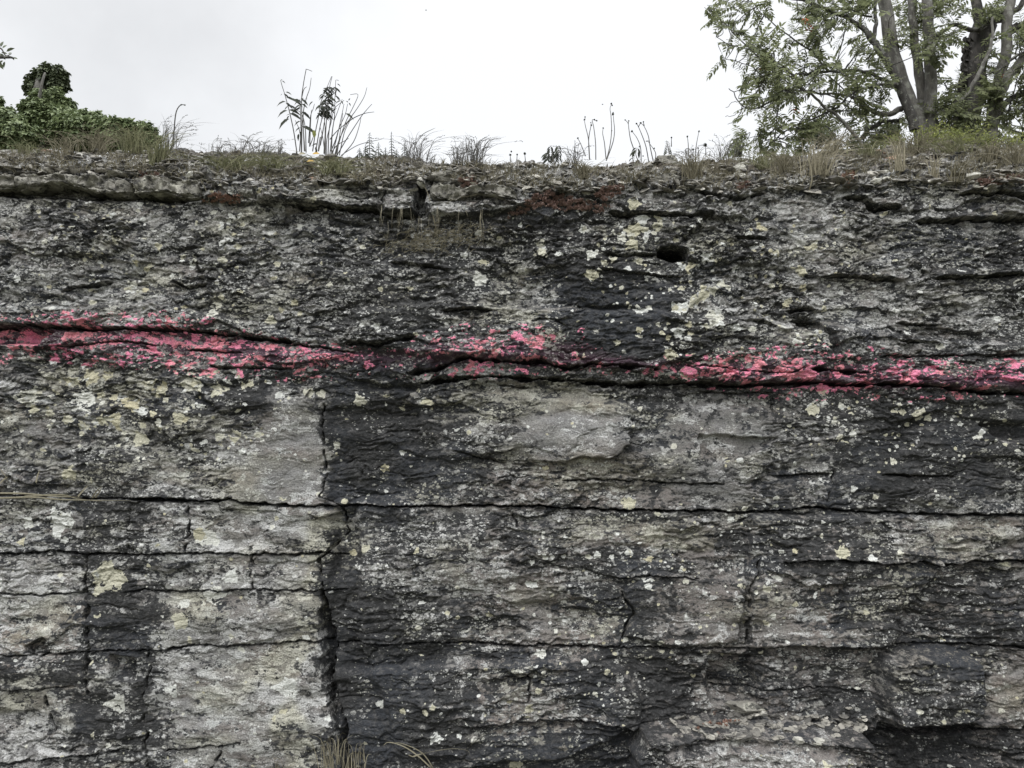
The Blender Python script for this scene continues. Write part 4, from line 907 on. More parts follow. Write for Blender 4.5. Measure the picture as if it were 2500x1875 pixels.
def tuft(sx, sy, w, h, n, mat, label, group, lean=0, spread=.5, name='grass_tuft', cat='grass tuft', bw=.0035, Y=None, heads=0.0, base_spread=.5):
    b = on_rock(sx, sy) if Y is None else at(sx, sy, Y); px_l = b[1] * PX / D
    mb = MB(); W_, H_ = w * px_l, h * px_l
    for k in range(n):
        x0 = rng.normal() * W_ * .22 * base_spread * 2; hh = H_ * (.35 + .65 * rng.random() ** .8); tx = x0 * 1.1 + rng.normal() * W_ * spread * .5 + lean * px_l * (hh / H_)
        y0 = rng.normal() * W_ * .15; ty = y0 + rng.normal() * W_ * .3
        dr = rng.random() ** 2 * .35 * hh
        pts = catmull([b + (x0, y0, -.01), b + (x0 + (tx - x0) * .25, y0 + (ty - y0) * .3, hh * .45), b + (x0 + (tx - x0) * .65, y0 + (ty - y0) * .7, hh * .85), b + (tx + (tx - x0) * .35, ty, hh - dr * .6)], 3)
        mb.blade(pts, bw * rng.uniform(.6, 1.2))
        if rng.random() < heads:
            e_ = pts[-1]; d_ = pts[-1] - pts[-3]; d_ /= np.linalg.norm(d_) + 1e-9
            q = 7; mb.leaves(np.array([e_ - d_ * .006 * j for j in range(q)]), d_ + rng.normal(size=(q, 3)) * .5, rng.normal(size=(q, 3)), .010, .0035)
    o = mb.build(name, mat); o.data.transform(__import__('mathutils').Matrix.Translation(-Vector(b))); o.location = b
    return tag(o, label, cat, group)
GR = 'grass tufts along the rim'
T_ = [ # sx, sy(base), w, h, n, mat, label, lean
 (60, 380, 60, 40, 60, 'g', 'low green grass tuft at the left edge under the ivy bushes', 0),
 (165, 372, 60, 55, 70, 'd', 'brownish grass tuft in front of the ivy stump', 0),
 (240, 372, 70, 62, 110, 'd', 'thick pale brown grass tuft below the sloping bushes', 10),
 (330, 372, 70, 75, 120, 'g', 'green-brown grass tuft at the right end of the bushes', -5),
 (385, 405, 50, 90, 100, 'g', 'tall bushy tuft hanging over the rim beside the curved stalk', 6),
 (410, 372, 60, 95, 60, 's', 'thin tall grey grass sprays around the curved stalk', 16),
 (520, 378, 50, 45, 26, 's', 'sparse grey blades on the skyline right of the curved stalk', 10),
 (590, 380, 70, 55, 40, 's', 'thin upright grey grass left of the dark stems, nearer the stalk', 4),
 (640, 382, 60, 50, 46, 's', 'thin upright grey grass just left of the dark stems', 8),
 (682, 384, 12, 55, 14, 's', 'single narrow blade bundle beside the first dark stem', 4),
 (560, 415, 90, 40, 120, 'g', 'matted green-brown grass on the bank below the thin blades', 0),
 (660, 415, 90, 38, 130, 'g', 'matted greenish grass on the bank just left of the yellow leaves', 0),
 (815, 425, 80, 42, 130, 'g', 'brightest green grass clump on the bank below the dry stems', 0),
 (880, 440, 60, 34, 70, 'd', 'dull drooping grass below the small pointed herbs', 0),
 (1015, 392, 60, 72, 60, 's', 'loose grey grass spray right of the pointed herbs', 12),
 (1050, 395, 30, 30, 16, 's', 'very small grass spray right of the loose grey one', 10),
 (1118, 398, 34, 60, 50, 's', 'left half of the dense upright grass tuft in the middle', 2),
 (1155, 402, 56, 78, 100, 's', 'dense upright grey grass tuft in the middle of the skyline', 12),
 (1400, 398, 44, 62, 40, 's', 'grass tuft at the foot of the left seed stalks', 0),
 (1425, 430, 50, 40, 90, 'd', 'fuzzy brown grass on the bank right of the leafy sprig', 4),
 (1680, 385, 44, 45, 34, 's', 'wispy grass right of the mound-shaped block', -6),
 (1690, 435, 50, 70, 120, 'd', 'bushy brown grass beside the overhanging block', -2),
 (1760, 392, 60, 62, 40, 's', 'upright grey blades on the skyline left of the rowan', 14),
 (1860, 410, 70, 50, 100, 'g', 'greenish grass right of the round white stone', 6),
 (1915, 420, 60, 60, 80, 'd', 'brownish low grass below the rowan crown', 0),
 (1995, 425, 70, 105, 110, 't', 'large straw-coloured tuft leaning right below the rowan', 26),
 (2030, 370, 60, 60, 90, 'd', 'pale tuft on the skyline under the left rowan trunk', 14),
 (2070, 372, 10, 50, 8, 'g', 'three upright green blades left of the pinkish slab', 0),
 (2195, 415, 40, 95, 45, 't', 'tall straw tuft in front of the pinkish stones', -4),
 (2285, 440, 36, 75, 34, 't', 'straw tuft below the black angular block', 8),
 (2330, 440, 50, 60, 60, 'd', 'thin brownish tuft left of the long pale stone', 14),
 (2230, 375, 90, 60, 130, 'b', 'grey-green feathery grass at the foot of the forked rowan', 0),
 (2340, 378, 90, 55, 110, 'g', 'dull grass between the dark trunk and the rim', 0),
 (2420, 395, 60, 60, 90, 'd', 'brownish grass near the right edge, nearer the trees', 6),
 (2480, 400, 60, 62, 100, 'd', 'brownish grass tuft at the very right edge', 0),
 (2120, 378, 60, 40, 80, 'g', 'short green grass left of the thin pinkish slab', 0),
]
gm = {'g': M_GRASSG, 'd': M_GRASS, 's': M_STEM, 't': M_STRAW, 'b': M_GRASS}
for (sx, sy, w, h, n, m_, lab, ln) in T_:
    tuft(sx, sy, w, h, n, gm[m_], lab, GR, ln, .85, bw=.0034 if m_ != 's' else .0026, heads=.35 if m_ in 's' else .1)

# short matted growth over the whole bank: nobody could count it
mb = MB()
for k in range(13000):
    sx, sy = samp_bank()
    if perlin(np.array([sx / 90.]), np.array([sy / 20.]), 500)[0] + .25 * rng.random() < .02: continue
    b = on_rock(sx, sy); h_ = rng.uniform(.012, .05); d_ = rng.normal(size=3) * .5
    mb.blade([b, b + np.array([d_[0] * h_ * .5, d_[1] * h_ * .4 - .2 * h_, h_ * .6]), b + np.array([d_[0] * h_ * 1.3, d_[1] * h_ - .5 * h_, h_ * (.7 + .3 * d_[2])])], .0026)
tag(mb.build('ground_cover', M_GRASS), 'short matted dry grass and weeds scattered over the stony rim', 'ground cover', kind='stuff')

# dry thatch and hanging roots in the middle
mb = MB()
for k in range(520):
    sx = 1060 + rng.normal() * 62; sy = 588 - (sx - 1060) * .12 + rng.normal() * 14
    b = on_rock(sx, sy) + (0, -.012 - .02 * rng.random(), 0); a = rng.normal() * .9; L = rng.uniform(.015, .06); b2 = b + np.array([math.cos(a) * L, -.01, math.sin(a) * L * .7])
    mb.blade([b, (b + b2) / 2 + np.array([0, -.008, .006]), b2], .0024)
tag(mb.build('dry_grass_mat', M_GRASS), 'mat of dry brown grass clinging to the rock below the middle slabs', 'dry grass')
mb = MB()
for k in range(46):
    sx = rng.choice([968, 985, 1005, 1025, 1068, 1075, 1120, 1180, 940]) + rng.normal() * 5; sy = 505 + rng.uniform(0, 40)
    b = on_rock(sx, sy) + (0, -.03, 0); L = rng.uniform(.05, .16)
    mb.blade(catmull([b, b + (rng.normal() * .004, -.012, -L * .4), b + (rng.normal() * .014, -.01, -L)], 3), .0011)
tag(mb.build('hanging_roots', M_STRAW), 'thin straw-pale stalks hanging down the rock below the middle slabs', 'roots')
def arch(pts, lab, mat=M_STRAW, w=.005, dep=None, name='arching_grass', cat='grass', group='long arching blades'):
    mb = MB(); b = on_rock(*pts[0])
    Y = (b[1] - .03) if dep is None else dep
    c = catmull(curve_px(pts, Y, -.01 if dep is None else 0), 5); c[0] = b if dep is None else c[0]
    mb.blade(c, w); o = mb.build(name, mat); tag(o, lab, cat, group); return o
arch([(1072, 540), (1080, 508), (1110, 485), (1150, 478), (1166, 474)], 'pale blade arching right across the middle slabs')
arch([(1065, 560), (1058, 530), (1050, 490), (1040, 462), (1030, 450)], 'pale stalk rising beside the upright gap in the slabs')
arch([(832, 380), (850, 368), (880, 352), (930, 340), (938, 335)], 'thin stalk leaning far right from the dry stems', M_STEM, .004, D + .5)
arch([(1002, 390), (1012, 360), (1030, 330), (1055, 316), (1064, 312)], 'thin blade bending over right of the pointed herbs', M_STEM, .004, D + .5)
arch([(2140, 470), (1978, 460), (1982, 430), (1974, 385), (1972, 370)][1:], 'single whitish upright straw on the bank below the rowan')
arch([(512, 493), (505, 470), (492, 440), (490, 432)], 'short pale stick leaning on the brownish boulder')
arch([(1058, 1880), (1020, 1845), (985, 1822), (950, 1812), (935, 1820)], 'straw blade arching left at the lower middle edge')
arch([(1062, 1882), (1030, 1838), (980, 1815), (955, 1815)], 'second straw blade close beside the left-arching one')
arch([(1000, 1850), (1040, 1838), (1100, 1828), (1140, 1832), (1148, 1845)], 'straw blade arching right at the lower middle edge')
tuft(808, 1890, 60, 95, 62, M_STRAW, 'dry straw tuft at the bottom of the upright joint', 'grass tufts at the foot of the rock', -6, .6)
tuft(870, 1890, 46, 80, 26, M_STRAW, 'sparse straw blades right of the dry tuft at the bottom', 'grass tufts at the foot of the rock', 0, .5)
tuft(690, 1895, 50, 50, 24, M_STRAW, 'few short straw blades left of the dry tuft at the bottom', 'grass tufts at the foot of the rock', 10, .6)
# straw lying in the left crack
mb = MB()
for pts in ([(0, 1204), (60, 1205), (140, 1212), (200, 1214)], [(60, 1212), (150, 1208), (190, 1218), (250, 1224)], [(0, 1216), (80, 1214), (160, 1220), (320, 1222)], [(190, 1212), (205, 1195), (215, 1185)], [(225, 1216), (235, 1200), (250, 1186)], [(232, 1215), (240, 1205), (248, 1192)], [(88, 1178), (92, 1160), (98, 1145)], [(0, 1145), (15, 1165), (18, 1180)], [(0, 1180), (10, 1170), (20, 1164)]):
    b0 = on_rock(*pts[0])[1]; mb.blade(catmull(curve_px(pts, D - .10), 4), .007)
tag(mb.build('straw', M_STRAW), 'pale dry straws lying along the ledge at the left edge', 'straw')

# ---- tall dark leafy stems and dry stems on the skyline
YS = D + .52
def z2(pts): return [Z(p, (620, 80)) for p in pts]
def z3(pts): return [Z(p, (1240, 80)) for p in pts]
def z1(pts): return [Z(p, (0, 80)) for p in pts]
def stems(name, lab, cat, stem_list, leaf_list=(), mat=M_STEM, lmat=M_HERB, Y=YS, r=(.0031, .0014), heads=(), group=None, jit=.10):
    root = empty(name, at(*stem_list[0][0], Y)); mb = MB()
    for s_ in stem_list:
        y_ = Y + (0 if len(heads) else rng.uniform(-jit, jit) * .6); c = catmull(curve_px(s_, y_), 4); mb.tube(c, r, 5)
    mb.build('stem', mat, root)
    if len(leaf_list):
        ml = MB()
        for (x, y, dx, dy, L) in leaf_list:
            p_ = at(x, y, Y + rng.uniform(-.03, .03)); px_l = Y * PX / D
            ml.leaves([p_], [(dx, rng.normal() * .08, -dy)], [(0, -.85, .55)], L * px_l * 1.2, L * px_l * .46, .3, .45)
        ml.build('foliage', lmat, root)
    if len(heads):
        for (x, y, rr) in heads:
            mh = MB()
            p_ = at(x, y, Y); px_l = Y * PX / D; q = 16; d_ = rng.normal(size=(q, 3)); d_ /= np.linalg.norm(d_, axis=1)[:, None]
            v_, f_ = ICO1; mh.add(v_ * rr * px_l * .8 + p_, T=f_); mh.leaves(np.repeat(p_[None], q, 0), d_, rng.normal(size=(q, 3)), rr * px_l * 1.25, rr * px_l * .5); mh.build('seed_head', M_HERB, root)
    tag(root, lab, cat, group); return root
def lv(lst): return [(*Z((a, b), (620, 80)), dx, dy, L * .28933) for a, b, dx, dy, L in lst]
A = [(265,500,1,.1,45),(250,515,1,.5,50),(240,515,-1,.6,18),(270,545,1,.15,75),(300,560,1,.1,90),(270,580,-1,.15,75),(265,590,1,.5,60),(280,615,1,.1,70),(290,620,-1,.6,40),(285,655,-1,.25,90),(290,650,1,.1,90),(300,680,1,.25,90),(300,690,-1,-.1,30),(300,725,-1,.55,105),(300,700,-1,.9,50),(235,405,1,.4,28),(228,405,.3,-1,20),
     (340,560,1,.2,60),(350,580,1,.4,60),(395,570,-1,.3,60),(400,560,1,.6,60),(400,600,1,.4,50),(395,610,-1,.3,70),(395,640,-1,.2,80),(400,665,1,.5,80),(400,620,-1,.5,50),(395,745,-1,.3,60),(400,790,1,.2,110),(395,800,-1,.35,50),(385,830,.3,.6,40),(370,710,.8,.1,20),(405,575,.2,-1,30),(430,560,.5,-.2,20),(380,850,-.2,.8,50)]
stems('leafy_herb', 'left tall herb with long drooping dark leaves on the skyline', 'herb',
      [z2(s) for s in ([(365,1030),(335,830),(305,690),(285,610),(260,520),(235,440),(225,400)], [(400,1010),(396,800),(392,650),(388,560)], [(402,1010),(405,750),(402,560),(418,430),(438,320),(445,308),(490,325)], [(440,1010),(432,800),(400,680),(330,640)], [(425,1000),(415,700),(440,560),(470,470),(483,380)], [(385,1000),(390,850),(350,740)])],
      lv(A), group='tall leafy herbs on the skyline')
B = []
for k in range(84):
    u = rng.random(); y_ = 450 + 250 * u ** .9; xc_ = 640 - 60 * u + rng.normal() * 32; s_ = rng.choice([-1, 1]); B.append((xc_, y_, s_, rng.uniform(.05, .6), rng.uniform(38, 70)))
B += [(555,680,1,.1,80),(545,690,1,0,60),(600,690,1,.3,50),(640,660,-.3,1,45),(500,580,-.8,.4,50),(700,430,1,.4,30),(690,400,1,-.2,25),(735,575,-1,.1,50),(740,575,.4,.8,25),(800,590,.5,.6,26),(795,590,-.4,-.5,26),(770,680,1,.35,70),(540,940,-1,-.1,60),(800,575,.2,-1,30),(520,960,.2,1,45)]
stems('leafy_herb', 'middle tall herb with crowded drooping dark leaves near its top', 'herb',
      [z2(s) for s in ([(495,1000),(520,830),(548,690),(560,600),(600,500),(655,368)], [(600,1020),(605,850),(615,700),(625,560),(640,450),(660,368)], [(625,1030),(632,850),(650,700),(660,560),(650,480)], [(520,1010),(560,780),(600,640),(610,560)], [(545,1000),(590,780),(610,640)], [(655,1030),(660,850),(680,700),(683,560),(690,400)], [(590,1020),(600,800),(575,600)], [(700,470),(690,520),(715,570)], [(470,960),(478,760),(485,650)])],
      lv(B), group='tall leafy herbs on the skyline')
stems('dry_stem_clump', 'fan of bare dry stems leaning right beside the leafy herbs', 'dry stems',
      [z2(s) for s in ([(740,1040),(840,920),(890,780),(905,700)], [(680,1035),(720,900),(800,740),(870,640),(930,540),(953,462)], [(700,1035),(780,900),(850,790),(910,700),(960,640),(995,602)], [(760,780),(840,720),(920,685),(960,675),(1015,668)], [(690,1030),(740,850),(780,740),(840,620),(878,522),(812,522)], [(660,1030),(700,880),(740,700),(760,600)], [(640,1030),(668,780),(700,680),(745,560)], [(720,1035),(760,850),(800,760),(830,700)],
        [(655,1010),(700,950),(760,915),(800,890)], [(610,1040),(615,900),(650,760),(680,640),(760,570)], [(700,1035),(730,820),(750,680)], [(640,900),(700,830),(780,760),(830,700)], [(470,960),(500,880),(520,820)], [(600,1030),(580,880),(560,800)], [(560,950),(585,820),(590,760)], [(430,1000),(420,850),(410,740)], [(460,930),(470,800),(478,700),(500,640),(510,600)], [(560,880),(548,940),(540,1000)], [(400,560),(420,480),(445,455)], [(650,1000),(690,900),(720,800),(770,690),(790,600)])], r=(.0028, .0013))
# pointed nettle-like herbs
def nettle(cx, base, top, w, lab, n=7, Y=YS, group='small pointed herbs', mat=M_HERB, name='pointed_herb'):
    L_ = []; st = [[(cx + w * .04, base), (cx, (base + top) / 2), (cx - w * .02, top)]]
    for k in range(n):
        u = k / (n - 1); y_ = base + (top - base) * (.12 + .88 * u); ll = w * .5 * (1 - .75 * u)
        for s_ in (-1, 1): L_.append((cx + rng.normal() * 1, y_, s_, rng.uniform(.0, .45), ll * rng.uniform(.8, 1.15)))
        if k % 2: L_.append((cx, y_, rng.normal() * .4, .2, ll * .6))
    L_.append((cx, top, .15, -1, w * .16))
    return stems(name, lab, 'herb', st, L_, M_HERB, mat, Y, (.003, .0015), group=group)
for (a, b, t_, w, lab) in [((975), 1060, 860, 120, 'tallest pointed herb right of the dry stems'), (1160, 1050, 845, 70, 'slender pointed herb standing apart with a gap in its leaves'), (1272, 1060, 935, 90, 'pointed herb beside the loose grey grass spray'), (1050, 1060, 940, 90, 'pointed herb just right of the tallest one'), (890, 1060, 985, 90, 'low pointed herb nearest the dry stems'), (1110, 1060, 975, 70, 'low pointed herb under the slender one'), (1205, 1070, 990, 80, 'low pointed herb between the slender one and the grass'), (940, 1060, 960, 80, 'pointed herb half hidden left of the tallest one')]:
    nettle(*Z((a, b), (620, 80)), Z((0, t_), (620, 80))[1], w * .289, lab, 8) if False else nettle(Z((a, b), (620, 80))[0], Z((a, b), (620, 80))[1] + 2, Z((0, t_), (620, 80))[1], w * .33, lab, 9)
# drooping leafy sprigs right of the middle
def sprig(pts_list, leaves_, lab, name='leafy_sprig'): return stems(name, lab, 'herb', [z3(s) for s in pts_list], [(*Z((a, b), (1240, 80)), dx, dy, L * .289) for a, b, dx, dy, L in leaves_], group='leafy sprigs right of the middle')
L1 = []
for (cx, ty, by) in ((360, 960, 1090), (430, 955, 1090), (335, 1010, 1095), (400, 1000, 1095)):
    for k in range(7):
        y_ = ty + (by - ty) * k / 8; L1 += [(cx, y_, -1, rng.uniform(.3, .9), rng.uniform(35, 60)), (cx, y_, 1, rng.uniform(.4, 1.2), rng.uniform(20, 45))]
sprig([[(390, 1110), (375, 1030), (362, 955)], [(400, 1110), (425, 1030), (432, 950)], [(380, 1110), (350, 1050), (330, 1000)]], L1, 'bushy dark sprig with drooping leaves above the grey angular stone')
L2 = [(1085,970,-1,.5,45),(1080,985,-.6,.9,60),(1095,975,.5,.9,50),(1100,1000,.2,1,50),(1070,1000,-.9,.6,50),(1100,970,.9,.1,20),(1060,1060,-1,.0,30),(1050,1055,.8,-.1,28),(1040,1065,-.6,.5,25),(1062,1050,.2,-.8,22)]
sprig([[(1110, 1100), (1080, 1030), (1090, 970)], [(1060, 1085), (1050, 1055)]], L2, 'small dark sprig with a few hanging leaves among the seed stalks')
L3 = []
for k in range(7):
    y_ = 930 + 13 * k; L3 += [(1350, y_, -.9, .1 + .05 * k, 18 + 4 * k), (1350, y_, 1, .2 + .03 * k, 18 + 4.5 * k)]
sprig([[(1362, 1025), (1350, 960), (1338, 910)]], L3 + [(1338, 920, 1, -.1, 22), (1338, 918, -1, .1, 14)], 'spiky upright sprig on the mound-shaped block')

def seeds(lab, sl, hl, r=6.5): return stems('seed_stalk_plant', lab, 'seed stalks', [z3(s) for s in sl], (), M_STEM, M_HERB, D + .53, (.0030, .0014), [(*Z((a, b), (1240, 80)), rr * .289) for a, b, rr in hl], group='thin stalks with round seed heads', jit=.05)
seeds('three tiny seed heads on very short stalks left of the bushy sprig', [[(28, 1090), (22, 1060), (20, 1030)], [(75, 1090), (78, 1030)], [(150, 1100), (142, 1020)]], [(20, 1030, 11), (28, 1002, 9), (78, 1028, 9), (142, 1020, 13)])
seeds('leftmost tall seed stalks with four heads crossing near their base', [[(690, 1070), (680, 900), (655, 790), (645, 735)], [(650, 735), (651, 710)], [(688, 1060), (682, 900), (700, 790), (702, 758)], [(742, 1070), (740, 930), (725, 800), (712, 735), (745, 742)], [(655, 1040), (620, 950), (590, 888)]], [(645, 733, 8), (651, 710, 7), (704, 780, 9), (700, 757, 6), (730, 733, 8), (750, 742, 8), (590, 889, 9)])
seeds('pair of tallest seed stalks curving together at their base', [[(830, 1080), (860, 960), (875, 830), (870, 700), (862, 640), (875, 600)], [(830, 1080), (885, 930), (900, 830), (893, 740), (887, 680)], [(828, 1060), (815, 930), (800, 850), (804, 805)]], [(873, 598, 9), (880, 612, 8), (886, 688, 12), (888, 676, 8), (804, 804, 8), (876, 826, 7)])
seeds('pair of crossing seed stalks left of the small hanging sprig', [[(1060, 975), (1035, 900), (1022, 820), (1015, 765), (990, 736)], [(1015, 768), (1020, 743)], [(1125, 1090), (1120, 970), (1090, 890), (1048, 832)]], [(990, 736, 7), (1020, 743, 7), (1047, 831, 11), (1110, 958, 7), (1140, 1040, 7)])
seeds('two tall seed stalks curving left, right of the hanging sprig', [[(1190, 1095), (1165, 960), (1130, 860), (1100, 790), (1085, 766)], [(1100, 795), (1120, 762)], [(1228, 1090), (1200, 960), (1185, 870), (1150, 790), (1125, 765)], [(1150, 785), (1143, 752)], [(1165, 915), (1190, 915), (1195, 930)], [(1245, 1070), (1245, 1010), (1200, 940)]], [(1085, 766, 9), (1120, 761, 10), (1143, 752, 7), (1235, 975, 8), (1192, 925, 7)])
seeds('single thin seed stalk behind the spiky sprig', [[(1380, 960), (1380, 884)]], [(1380, 884, 8)])
seeds('tangle of short seed stalks right of the mound-shaped block', [[(1525, 1040), (1522, 940), (1514, 875)], [(1585, 1040), (1590, 950), (1612, 832)], [(1505, 1040), (1500, 985), (1530, 980), (1550, 1000)], [(1560, 1050), (1565, 985)], [(1610, 1040), (1605, 975)], [(1700, 1040), (1706, 1005)]], [(1514, 875, 9), (1612, 832, 9), (1563, 985, 11), (1605, 974, 8), (1706, 1005, 6)])
seeds('stout short stalk with one dark round seed head', [[(1672, 1045), (1667, 950)]], [(1667, 946, 17)])
# curved stalk at left
stems('curved_stalk', 'lone tall stalk curving right at its tip above the left rim', 'stalk', [z1([(1460, 960), (1468, 830), (1480, 700), (1498, 640), (1528, 608), (1560, 610)])], (), M_STEM, M_HERB, D + .5, (.004, .0022), [(*Z((1528, 608)), 2.2), (*Z((1560, 610)), 2.2)])

# leaves lying on the bank
for (sx, sy, w, lab, m_) in [(768, 373, 24, 'yellow fallen leaf at the foot of the dark stems', M_YLEAF), (756, 404, 24, 'yellow-orange leaf lying just below the other on the bank', M_YLEAF), (773, 326, 0, 'yellowish green leaf hanging low among the dark stems', M_HERBG), (738, 385, 20, 'dry brown leaf beside the yellow ones', M_STONE_P)]:
    mb = MB(); p_ = on_rock(sx, sy) if w else at(sx, sy, YS); mb.leaves([p_ + (-.01, -.02, .012)], [(1, -.3, .1) if w else (.1, 0, -1)], [(0, -.8, .6)], .042, .024, .2, .2)
    tag(mb.build('fallen_leaf' if w else 'leaf', m_ if m_ != M_STONE_P else M_STRAW), lab, 'leaf')

# red stonecrop patches
def sedum(poly, n, lab, mat=M_SEDUM):
    mb = MB(); xs_ = [p[0] for p in poly]; ys_ = [p[1] for p in poly]; c = 0; P_ = []
    while c < n:
        x = rng.uniform(min(xs_), max(xs_)); y = rng.uniform(min(ys_), max(ys_))
        if inpoly(poly, np.array([x]), np.array([y]))[0]: P_.append(on_rock(x, y)); c += 1
    P_ = np.array(P_); 
    for q in range(7):
        d_ = rng.normal(size=P_.shape); d_[:, 2] = np.abs(d_[:, 2]) + .3; d_[:, 1] -= .6
        mb.leaves(P_ + rng.normal(size=P_.shape) * .003, d_, rng.normal(size=P_.shape), .012, .0065, .5, 0)
    tag(mb.build('stonecrop', mat), lab, 'stonecrop', 'red stonecrop patches')
sedum([(1240, 532), (1270, 510), (1310, 480), (1345, 468), (1385, 480), (1450, 500), (1485, 508), (1475, 518), (1420, 512), (1360, 508), (1310, 505), (1260, 528)], 560, 'biggest red stonecrop patch below the middle of the rim')
sedum([(1450, 478), (1470, 462), (1515, 452), (1525, 462), (1500, 475), (1465, 490)], 260, 'red stonecrop patch just above the right end of the biggest one')
sedum([(495, 488), (540, 482), (585, 486), (575, 498), (510, 497)], 160, 'faded orange stonecrop patch under the end of the long slab', M_SEDUM_O)
sedum([(1120, 444), (1155, 438), (1165, 448), (1130, 456)], 110, 'small red stonecrop patch on the broad middle slab')
sedum([(338, 428), (385, 424), (372, 436), (350, 436)], 70, 'small red stonecrop patch on top of the long left slab')
sedum([(2380, 440), (2440, 430), (2540, 420), (2540, 436), (2440, 446), (2400, 452)], 330, 'red stonecrop streak at the right edge of the rim')
sedum([(2050, 425), (2090, 412), (2080, 440), (2065, 455)], 90, 'faint reddish stonecrop between straw tuft and cream stones', M_SEDUM_O)
sedum([(1700, 1762), (1740, 1752), (1800, 1756), (1812, 1770), (1740, 1778)], 220, 'orange stonecrop patch on the rubble ledge at lower right', M_SEDUM_O)
sedum([(1790, 452), (1830, 446), (1836, 454), (1800, 460)], 60, 'tiny reddish patch below the round white stone')

# ------------------------------------------------------------------ yellow-green herbs at the foot of the rowans
def herbbush(cx, cy, w, h, n, lab, mat, Y, L=.018, name='herb_bush', cat='herb bush', group=None, stems_=22):
    root = empty(name, at(cx, cy + h, Y)); mb = MB(); ms = MB(); k0 = PX * Y / D
    P_ = []
    for k in range(stems_):
        a = rng.normal() * .5; b0 = at(cx + rng.normal() * w * .25, cy + h * 1.0, Y + rng.normal() * .06); t0 = at(cx + a * w * .9, cy - h * rng.uniform(-.2, 1), Y + rng.normal() * .1)
        c = catmull([b0, (b0 + t0) / 2 + (0, 0, .01), t0], 4); ms.tube(c, (.003, .0015), 4)
        for q in range(n // stems_):
            u = .35 + .65 * rng.random(); P_.append(c[int(u * (len(c) - 1))] + rng.normal(size=3) * .022)
    P_ = np.array(P_); d_ = rng.normal(size=P_.shape); d_[:, 2] += .5
    mb.leaves(P_, d_, rng.normal(size=P_.shape) + (0, -.3, 1), L * rng.uniform(.6, 1.2, len(P_)), L * .42, .3, .2)
    ms.build('stem', M_STEM, root); mb.build('foliage', mat, root); tag(root, lab, cat, group)
G2 = 'yellow-green herbs under the rowans'
herbbush(2330, 335, 75, 36, 1500, 'brightest yellow-green herb bush between the rowan trunks', M_HERBG, 4.35, group=G2)
herbbush(2265, 345, 55, 34, 900, 'yellow-green herb bush at the foot of the forked rowan', M_HERBG, 4.3, group=G2)
herbbush(2400, 350, 55, 28, 700, 'yellow-green herb bush right of the dark old trunk', M_HERBG, 4.35, group=G2)
herbbush(2180, 352, 40, 20, 420, 'small yellow-green herb left of the forked rowan', M_HERBG, 4.3, group=G2)
herbbush(2470, 350, 45, 22, 500, 'pale green herb at the right edge of the rim', M_HERBG, 4.4, group=G2)
herbbush(1995, 332, 52, 32, 700, 'dark bush behind the straw tuft under the rowan crown', M_IVY_D, 5.6, .03, 'dark_bush', 'bush', 'dark bushes behind the rowans')
herbbush(2165, 330, 50, 34, 600, 'dark bush seen below the low rowan boughs', M_IVY_D, 5.8, .03, 'dark_bush', 'bush', 'dark bushes behind the rowans')
herbbush(2095, 352, 60, 20, 500, 'low dark bush left of the pinkish slab', M_IVY_D, 5.2, .022, 'dark_bush', 'bush', 'dark bushes behind the rowans')
herbbush(1805, 365, 30, 18, 260, 'small dark sapling where the rowan crown meets the rim', M_ROWAN, 4.3, .02, 'dark_bush', 'bush', 'dark bushes behind the rowans')

# ------------------------------------------------------------------ ivy bushes at the left
def leafmass(name, parent, lumps, n, mat, L, Y):
    mb = MB(); k0 = PX * Y / D; tot = sum(l[2] * l[3] for l in lumps)
    for (cx, cy, rx, ry, dd) in lumps:
        m_ = max(30, int(n * rx * ry / tot)); c = at(cx, cy, Y + dd); v = rng.normal(size=(m_, 3)); v /= np.linalg.norm(v, axis=1)[:, None]
        rad = rng.uniform(.62, 1.04, m_) + .22 * (rng.random(m_) < .05) * rng.random(m_)
        v2 = v * np.array([rx * k0, min(rx, ry) * k0 * .9, ry * k0]) * (rad * (1 + .16 * np.sin(v[:, 0] * 7 + cx) + .12 * np.sin(v[:, 2] * 9 + cy)))[:, None]
        d_ = np.stack([v[:, 0] * .8, v[:, 1] * .8, np.full(m_, -.35)], 1) + rng.normal(size=(m_, 3)) * .35
        mb.leaves(c + v2, d_, v + np.array([0, 0, .8]) + rng.normal(size=(m_, 3)) * .3, L * rng.uniform(.6, 1.15, m_), L * rng.uniform(.6, .85, m_), .25, .3)
    return mb.build(name, mat, parent)
YI = 8.0
def plat_z(y): return float(np.interp(y, Yf[n_top + n_slope:, nx // 2], Zf[n_top + n_slope:, nx // 2]))
r_ = empty('ivy_covered_trunk', (*at(100, 300, YI)[:2], plat_z(YI))); mb = MB()
b0 = at(100, 330, YI); b0[2] = plat_z(YI) - .05
mb.tube(catmull([b0, at(100, 300, YI), at(96, 235, YI), at(104, 200, YI), at(112, 178, YI)], 5), (.10, .085, .05), 9); mb.tube(catmull([at(96, 240, YI - .25), at(102, 205, YI - .28), at(110, 178, YI - .25)], 4), (.018, .010), 6)
mb.build('trunk', M_BARK, r_)
leafmass('crown', r_, [(122, 182, 36, 24, 0), (98, 205, 30, 22, .05), (140, 205, 22, 24, 0), (115, 195, 40, 26, .1), (82, 215, 20, 16, 0), (150, 200, 14, 18, 0)], 8500, M_IVY_D, .046, YI)
leafmass('lower_foliage', r_, [(118, 245, 48, 26, -.1), (95, 265, 40, 22, -.2), (150, 262, 30, 18, -.1), (110, 290, 62, 30, -.2), (160, 255, 20, 14, 0), (150, 300, 50, 34, -.2), (100, 320, 60, 40, 0)], 19000, M_IVY, .046, YI)
tag(r_, 'ivy covered old trunk with a dark rounded top rising over the left bushes', 'tree')
